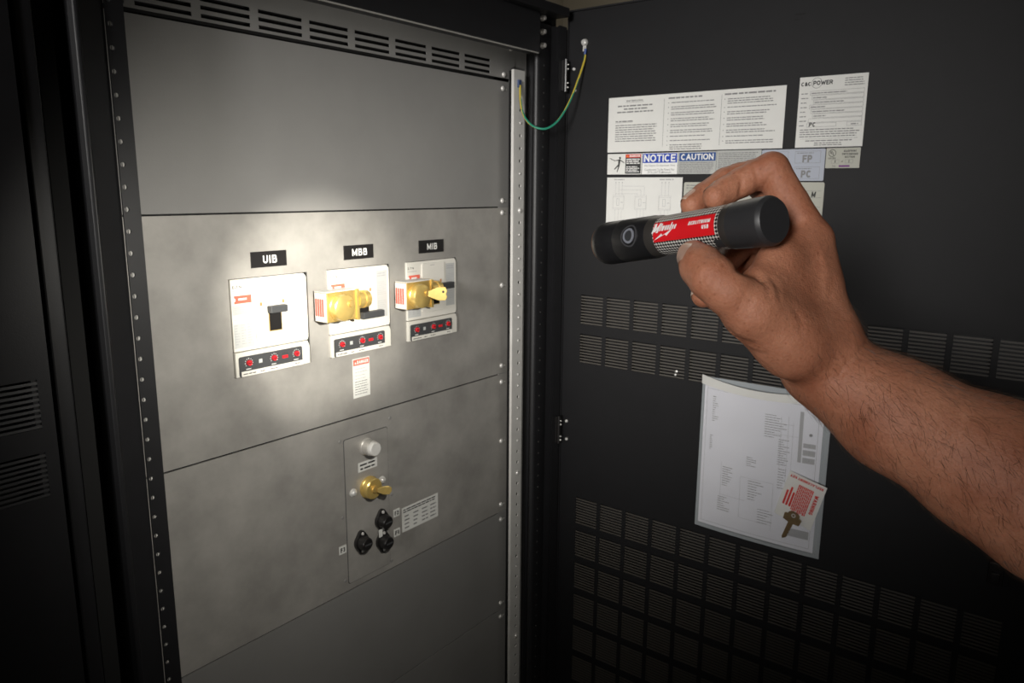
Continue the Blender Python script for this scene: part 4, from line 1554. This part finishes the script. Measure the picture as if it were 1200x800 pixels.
W0 = (974, 436, .490)
arm = [(seg(W0, (1049, 486, .480), .0262, .0338), .012), (seg((1049, 486, .480), (1163, 548, .464), .0338, .0412), .012),
       (seg((1163, 548, .464), (1240, 594, .452), .0412, .0445), .012), (seg((1240, 594, .452), (1420, 700, .425), .0445, .043), .012),
       ((cp(1420, 700, .425), np.array([.515, -.185, .30]), .043, .047), .015),
       (seg((955, 425, .505), (1060, 490, .500), .023, .030), .014)]
IM, MM, RM_, PM = (951, 282, .503), (943, 270, .525), (930, 287, .545), (915, 305, .560)
palm = [(seg((966, 415, .497), IM, .0205, .0140), .012), (seg((972, 420, .515), MM, .020, .0135), .012),
        (seg((968, 425, .530), RM_, .019, .0125), .012), (seg((958, 428, .538), PM, .018, .0115), .012),
        (seg((930, 408, .474), (882, 364, .461), .0190, .0172), .012),
        (seg((890, 362, .466), (948, 335, .492), .0150, .0150), .014),
        (seg((925, 395, .474), (965, 390, .487), .0190, .0200), .014),
        (seg((898, 345, .476), (938, 305, .496), .0110, .0110), .012),
        (seg((884, 340, .468), (912, 306, .482), .0110, .0110), .010), (seg((912, 306, .482), (938, 288, .497), .0110, .0120), .010)]
chains = [
    # thumb
    ([((880, 363, .460), .0165), ((853, 341, .456), .0140), ((834, 325, .458), .0137), ((822, 312, .466), .0130), ((813, 301, .475), .0105)], .006),
    # index
    ([(IM, .0135), ((926, 238, .505), .0118), ((904, 199, .505), .0116), ((886, 205, .507), .0100), ((868, 214, .508), .0098),
      ((850, 224, .505), .0092), ((838, 231, .501), .0082)], .004),
    # middle
    ([(MM, .0135), ((915, 238, .530), .0118), ((884, 206, .535), .0112), ((866, 208, .537), .0100), ((850, 213, .536), .0097),
      ((826, 229, .529), .0090), ((811, 240, .524), .0080)], .004),
    # ring
    ([(RM_, .0125), ((875, 278, .566), .0108), ((843, 315, .546), .0096), ((825, 346, .520), .0086)], .005),
    # little
    ([(PM, .0115), ((868, 305, .582), .0096), ((846, 330, .570), .0086), ((838, 352, .553), .0075)], .005),
]


def field(P):
    """exact evaluation at a list of points, used for nails"""
    tot = None
    for s, k in arm + palm:
        d = capsule(P, s)
        tot = d if tot is None else smin(tot, d, k)
    for ch, k in chains:
        c = None
        for (a, ra), (b, rb) in zip(ch[:-1], ch[1:]):
            d = capsule(P, seg(a, b, ra, rb))
            c = d if c is None else smin(c, d, k * .5)
        tot = smin(tot, c, k * .8)
    return tot


G = np.full((NX, NY, NZ), .06, np.float32)


def region(segs, m=.03):
    lo = np.min([np.minimum(s[0], s[1]) - max(s[2], s[3]) - m for s in segs], axis=0)
    hi = np.max([np.maximum(s[0], s[1]) + max(s[2], s[3]) + m for s in segs], axis=0)
    i0 = np.maximum(((lo - LO) / Hh).astype(int), 0)
    i1 = np.minimum(((hi - LO) / Hh).astype(int) + 2, [NX, NY, NZ])
    sl = tuple(slice(a, b) for a, b in zip(i0, i1))
    P = (gx[sl[0]][:, None, None], gy[sl[1]][None, :, None], gz[sl[2]][None, None, :])
    return sl, P


for s, k in arm + palm:
    sl, P = region([s])
    G[sl] = smin(G[sl], capsule(P, s).astype(np.float32), k)
for ch, k in chains:
    segs = [seg(a, b, ra, rb) for (a, ra), (b, rb) in zip(ch[:-1], ch[1:])]
    sl, P = region(segs)
    c = None
    for s in segs:
        d = capsule(P, s).astype(np.float32)
        c = d if c is None else smin(c, d, k * .5)
    G[sl] = smin(G[sl], c, k * .8)


def surface_nets(G):
    ins = G < 0
    cell = np.zeros(np.array(G.shape) - 1, np.int8)
    for dx in (0, 1):
        for dy in (0, 1):
            for dz in (0, 1):
                cell += ins[dx:G.shape[0] - 1 + dx, dy:G.shape[1] - 1 + dy, dz:G.shape[2] - 1 + dz]
    act = np.argwhere((cell > 0) & (cell < 8))
    acc = np.zeros((len(act), 3))
    cnt = np.zeros(len(act))
    for axis in range(3):
        e = np.eye(3, dtype=int)[axis]
        o1, o2 = [np.eye(3, dtype=int)[a] for a in range(3) if a != axis]
        for i in (0, 1):
            for j in (0, 1):
                a = act + i * o1 + j * o2
                b = a + e
                ga, gb = G[a[:, 0], a[:, 1], a[:, 2]], G[b[:, 0], b[:, 1], b[:, 2]]
                m = (ga < 0) != (gb < 0)
                t = np.where(m, ga / np.where(m, ga - gb, 1), 0)
                acc += np.where(m[:, None], (a - act) + t[:, None] * e, 0)
                cnt += m
    vs = act + acc / cnt[:, None]
    idx = np.full(cell.shape, -1, np.int64)
    idx[act[:, 0], act[:, 1], act[:, 2]] = np.arange(len(act))
    quads = []
    for axis in range(3):
        e = np.eye(3, dtype=int)[axis]
        o1, o2 = np.eye(3, dtype=int)[(axis + 1) % 3], np.eye(3, dtype=int)[(axis + 2) % 3]
        sa = [slice(0, n - 1) if k == axis else slice(0, n) for k, n in enumerate(G.shape)]
        sb = [slice(1, n) if k == axis else slice(0, n) for k, n in enumerate(G.shape)]
        A, B = ins[tuple(sa)], ins[tuple(sb)]
        ed = np.argwhere(A != B)
        ok = np.ones(len(ed), bool)
        for k in range(3):
            if k != axis:
                ok &= (ed[:, k] > 0) & (ed[:, k] < G.shape[k] - 1)
        ed = ed[ok]
        flip = A[ed[:, 0], ed[:, 1], ed[:, 2]]
        q = [ed - o1 - o2, ed - o2, ed, ed - o1]
        q = np.stack([idx[v[:, 0], v[:, 1], v[:, 2]] for v in q], 1)
        q[~flip] = q[~flip][:, ::-1]
        quads.append(q)
    return vs, np.concatenate(quads)


vs, qs = surface_nets(G)
vs = LO + vs * Hh
cam_v = vs.copy()
# skin folds: shallow grooves along lines on the visible side of the skin
vpx = 600 + F * vs[:, 0] / vs[:, 2]
vpy = 400 - F * vs[:, 1] / vs[:, 2]
folds = [([(866, 314), (874, 318), (884, 320), (893, 326)], 4.0, .0022), ([(893, 326), (900, 336), (902, 348)], 3.0, .0010),
         ([(905, 326), (912, 336), (914, 350)], 2.6, .0008), ([(868, 206), (870, 215), (868, 226)], 2.6, .0014),
         ([(884, 195), (889, 206), (888, 222)], 3.0, .0014), ([(905, 205), (899, 214), (890, 226)], 2.6, .0012),
         ([(1016, 402), (1004, 418), (992, 428), (982, 442)], 3.2, .0012), ([(852, 388), (866, 398), (884, 404)], 3.0, .0010),
         ([(858, 400), (874, 409), (896, 416)], 3.0, .0009), ([(873, 345), (868, 358), (866, 368)], 2.6, .0007),
         ([(881, 348), (877, 360), (876, 370)], 2.6, .0006), ([(826, 320), (822, 330), (818, 336)], 2.5, .0005),
         ([(930, 360), (938, 372), (940, 388)], 3.0, .0005), ([(965, 300), (968, 320), (966, 340)], 5.0, -.0008)]
disp = np.zeros(len(vs))
for line, wd, dp in folds:
    best = np.full(len(vs), 1e9)
    for (x0, y0), (x1, y1) in zip(line[:-1], line[1:]):
        t = np.clip(((vpx - x0) * (x1 - x0) + (vpy - y0) * (y1 - y0)) / ((x1 - x0) ** 2 + (y1 - y0) ** 2), 0, 1)
        best = np.minimum(best, np.hypot(vpx - x0 - t * (x1 - x0), vpy - y0 - t * (y1 - y0)))
    disp += dp * np.exp(-(best / wd) ** 2)
gi = np.clip(np.rint((vs - LO) / Hh).astype(int), 1, np.array(G.shape) - 2)
gr = np.stack([G[gi[:, 0] + 1, gi[:, 1], gi[:, 2]] - G[gi[:, 0] - 1, gi[:, 1], gi[:, 2]],
               G[gi[:, 0], gi[:, 1] + 1, gi[:, 2]] - G[gi[:, 0], gi[:, 1] - 1, gi[:, 2]],
               G[gi[:, 0], gi[:, 1], gi[:, 2] + 1] - G[gi[:, 0], gi[:, 1], gi[:, 2] - 1]], -1)
gr /= np.linalg.norm(gr, axis=1, keepdims=True) + 1e-9
disp *= (gr[:, 2] < 0.1) & (vs[:, 2] < .52)
vs = vs - gr * disp[:, None]
wv = vs @ Rm.T + np.array([0, 0, CZ])
me = bpy.data.meshes.new('person')
me.from_pydata(wv.tolist(), [], qs.tolist())
bm = bmesh.new()
bm.from_mesh(me)
bmesh.ops.recalc_face_normals(bm, faces=bm.faces)
for _ in range(2):
    bmesh.ops.smooth_vert(bm, verts=bm.verts, factor=0.5, use_axis_x=True, use_axis_y=True, use_axis_z=True)
bm.to_mesh(me)
bm.free()
me.polygons.foreach_set('use_smooth', [True] * len(me.polygons))

# skin
sk = bpy.data.materials.new('skin')
sk.use_nodes = True
nt = sk.node_tree
bs = nt.nodes['Principled BSDF']
bs.inputs['Roughness'].default_value = 0.48
bs.inputs['Subsurface Weight'].default_value = 0.12
bs.inputs['Subsurface Radius'].default_value = (0.006, 0.002, 0.001)
bs.inputs['Subsurface Scale'].default_value = 0.6
bs.inputs['Specular IOR Level'].default_value = 0.35
tc = nt.nodes.new('ShaderNodeTexCoord')


def noise(scale, detail=4, rough=.6):
    n = nt.nodes.new('ShaderNodeTexNoise')
    n.inputs['Scale'].default_value = scale
    n.inputs['Detail'].default_value = detail
    n.inputs['Roughness'].default_value = rough
    nt.links.new(tc.outputs['Object'], n.inputs['Vector'])
    return n.outputs['Fac']


def ramp(fac, stops):
    r = nt.nodes.new('ShaderNodeValToRGB')
    r.color_ramp.elements[0].position, r.color_ramp.elements[1].position = stops[0][0], stops[1][0]
    r.color_ramp.elements[0].color = tuple(stops[0][1]) + (1,)
    r.color_ramp.elements[1].color = tuple(stops[1][1]) + (1,)
    nt.links.new(fac, r.inputs['Fac'])
    return r.outputs['Color']


def mix(fac, a, b, mode='MIX'):
    n = nt.nodes.new('ShaderNodeMix')
    n.data_type = 'RGBA'
    n.blend_type = mode
    if isinstance(fac, (int, float)):
        n.inputs['Factor'].default_value = fac
    else:
        nt.links.new(fac, n.inputs['Factor'])
    nt.links.new(a, n.inputs[6])
    nt.links.new(b, n.inputs[7])
    return n.outputs[2]


base = ramp(noise(28, 5), [(.30, (.36, .135, .074)), (.72, (.55, .250, .150))])
fine = ramp(noise(420, 3), [(.3, (.80, .76, .74)), (.7, (1.0, 1.0, 1.0))])
colr = mix(.7, base, fine, 'MULTIPLY')
fre = nt.nodes.new('ShaderNodeTexVoronoi')
fre.inputs['Scale'].default_value = 190
nt.links.new(tc.outputs['Object'], fre.inputs['Vector'])
spots = ramp(fre.outputs['Distance'], [(.08, (.66, .56, .52)), (.22, (1, 1, 1))])
colr = mix(.55, colr, spots, 'MULTIPLY')
nt.links.new(colr, bs.inputs['Base Color'])
b1 = nt.nodes.new('ShaderNodeBump')
b1.inputs['Strength'].default_value = .8
b1.inputs['Distance'].default_value = .0010
nt.links.new(noise(230, 5, .75), b1.inputs['Height'])
vor = nt.nodes.new('ShaderNodeTexVoronoi')
vor.feature = 'DISTANCE_TO_EDGE'
vor.inputs['Scale'].default_value = 420
nt.links.new(tc.outputs['Object'], vor.inputs['Vector'])
b2 = nt.nodes.new('ShaderNodeBump')
b2.inputs['Strength'].default_value = .3
b2.inputs['Distance'].default_value = .0006
nt.links.new(vor.outputs['Distance'], b2.inputs['Height'])
nt.links.new(b1.outputs['Normal'], b2.inputs['Normal'])
nt.links.new(b2.outputs['Normal'], bs.inputs['Normal'])
me.materials.append(sk)
person = bpy.data.objects.new('person', me)
COL.objects.link(person)
tag(person, 'bare right forearm and hand gripping a flashlight between thumb and fingers', 'person')

# fingernails: patches laid on the skin surface
M['nail'] = mat('fingernail', (0.52, 0.33, 0.25), 0.3)
M['nail_tip'] = mat('nail_tip', (0.60, 0.48, 0.38), 0.35)


def nail(c, tip, normal, w, l):
    c, tp = cp(*c), cp(*tip)
    Ld = tp - c
    Ld /= np.linalg.norm(Ld)
    N = np.array(normal, float)
    N -= Ld * (N @ Ld)
    N /= np.linalg.norm(N)
    S = np.cross(Ld, N)
    mb = MB()
    nu, nv = 10, 10
    for i in range(nu + 1):
        for j in range(nv + 1):
            a, b = -1 + 2 * i / nu, -1 + 2 * j / nv
            wid = w / 2 * (1 - .22 * max(0, b) ** 3 - .25 * max(0, -b) ** 3)
            p = c + S * a * wid + Ld * b * l / 2 + N * .02
            for _ in range(40):
                d = float(field((np.array(p[0]), np.array(p[1]), np.array(p[2]))))
                p = p - N * min(max(d, -.004), .004) * .7
            p = p + N * (.0004 - .0004 * a * a)
            mb.v.append(tuple(cw(*p)))
    for i in range(nu):
        for j in range(nv):
            a = i * (nv + 1) + j
            mb.f.append((a, a + nv + 1, a + nv + 2, a + 1))
            mb.mi.append(1 if j >= nv - 1 else 0)
    return mb.build('fingernail', [M['nail'], M['nail_tip']], person, smooth=True)


nail((800, 298, .470), (807, 287, .473), (-.85, .25, -.45), .0135, .0135)
nail((839, 225, .503), (831, 233, .501), (-.42, .80, .40), .0092, .0100)
nail((811, 234, .524), (803, 242, .522), (-.50, .80, .15), .0100, .0110)
nail((820, 345, .524), (817, 356, .520), (-.85, -.10, -.50), .0100, .0110)

# hair on the forearm and wrist
rng = np.random.default_rng(5)
me.calc_loop_triangles()
nv_ = len(me.vertices)
co = np.empty(nv_ * 3)
me.vertices.foreach_get('co', co)
co = co.reshape(-1, 3)
no = np.empty(nv_ * 3)
me.vertices.foreach_get('normal', no)
no = no.reshape(-1, 3)
px_ = 600 + F * cam_v[:, 0] / cam_v[:, 2]
py_ = 400 - F * cam_v[:, 1] / cam_v[:, 2]
armdir = Rm @ (cp(1240, 594, .452) - cp(*W0))
armdir /= np.linalg.norm(armdir)
axis0, axis1 = cp(960, 420, .49), cp(1240, 594, .452)
along = (cam_v - axis0) @ ((axis1 - axis0) / np.linalg.norm(axis1 - axis0))
cand = np.where((along > -.012) & (along < .21))[0]
upc = Rm @ np.array([.35, .8, -.2])
wgt = np.clip(along[cand] / .035 + .35, .05, 1) * np.clip(.75 + .45 * (no[cand] @ upc), .12, 1.2)
sel = rng.choice(cand, size=4200, replace=False, p=wgt / wgt.sum())
mb = MB()
for i in sel:
    p, n = co[i], no[i]
    d = armdir * -1.0 * .2 + rng.normal(0, .35, 3) + np.array([0, 0, -.55]) + armdir * .9
    d -= n * (d @ n)
    d /= np.linalg.norm(d) + 1e-9
    l = rng.uniform(.005, .011)
    bend = rng.normal(0, .25, 3)
    pr_ = []
    for k in range(4):
        t = k / 3
        q = p + d * l * t + n * (.0002 + .0016 * math.sin(t * 2.2)) + bend * l * .5 * t * t
        pr_.append(q)
    sd = np.cross(d, n)
    wdt = rng.uniform(.00004, .00009)
    base_i = len(mb.v)
    for k in range(4):
        ww = wdt * (1 - .8 * k / 3)
        mb.v += [tuple(pr_[k] - sd * ww), tuple(pr_[k] + sd * ww), tuple(pr_[k] + n * ww * 1.6)]
    for k in range(3):
        a = base_i + 3 * k
        mb.f += [(a, a + 1, a + 4, a + 3), (a + 1, a + 2, a + 5, a + 4), (a + 2, a, a + 3, a + 5)]
        mb.mi += [0, 0, 0]
me_h = bpy.data.meshes.new('arm_hair')
me_h.from_pydata(mb.v, [], mb.f)
me_h.materials.append(mat('dark_hair', (0.05, 0.026, 0.014), 0.5))
hair = bpy.data.objects.new('arm_hair', me_h)
COL.objects.link(hair)
hair.parent = person
hair['kind'] = 'stuff'
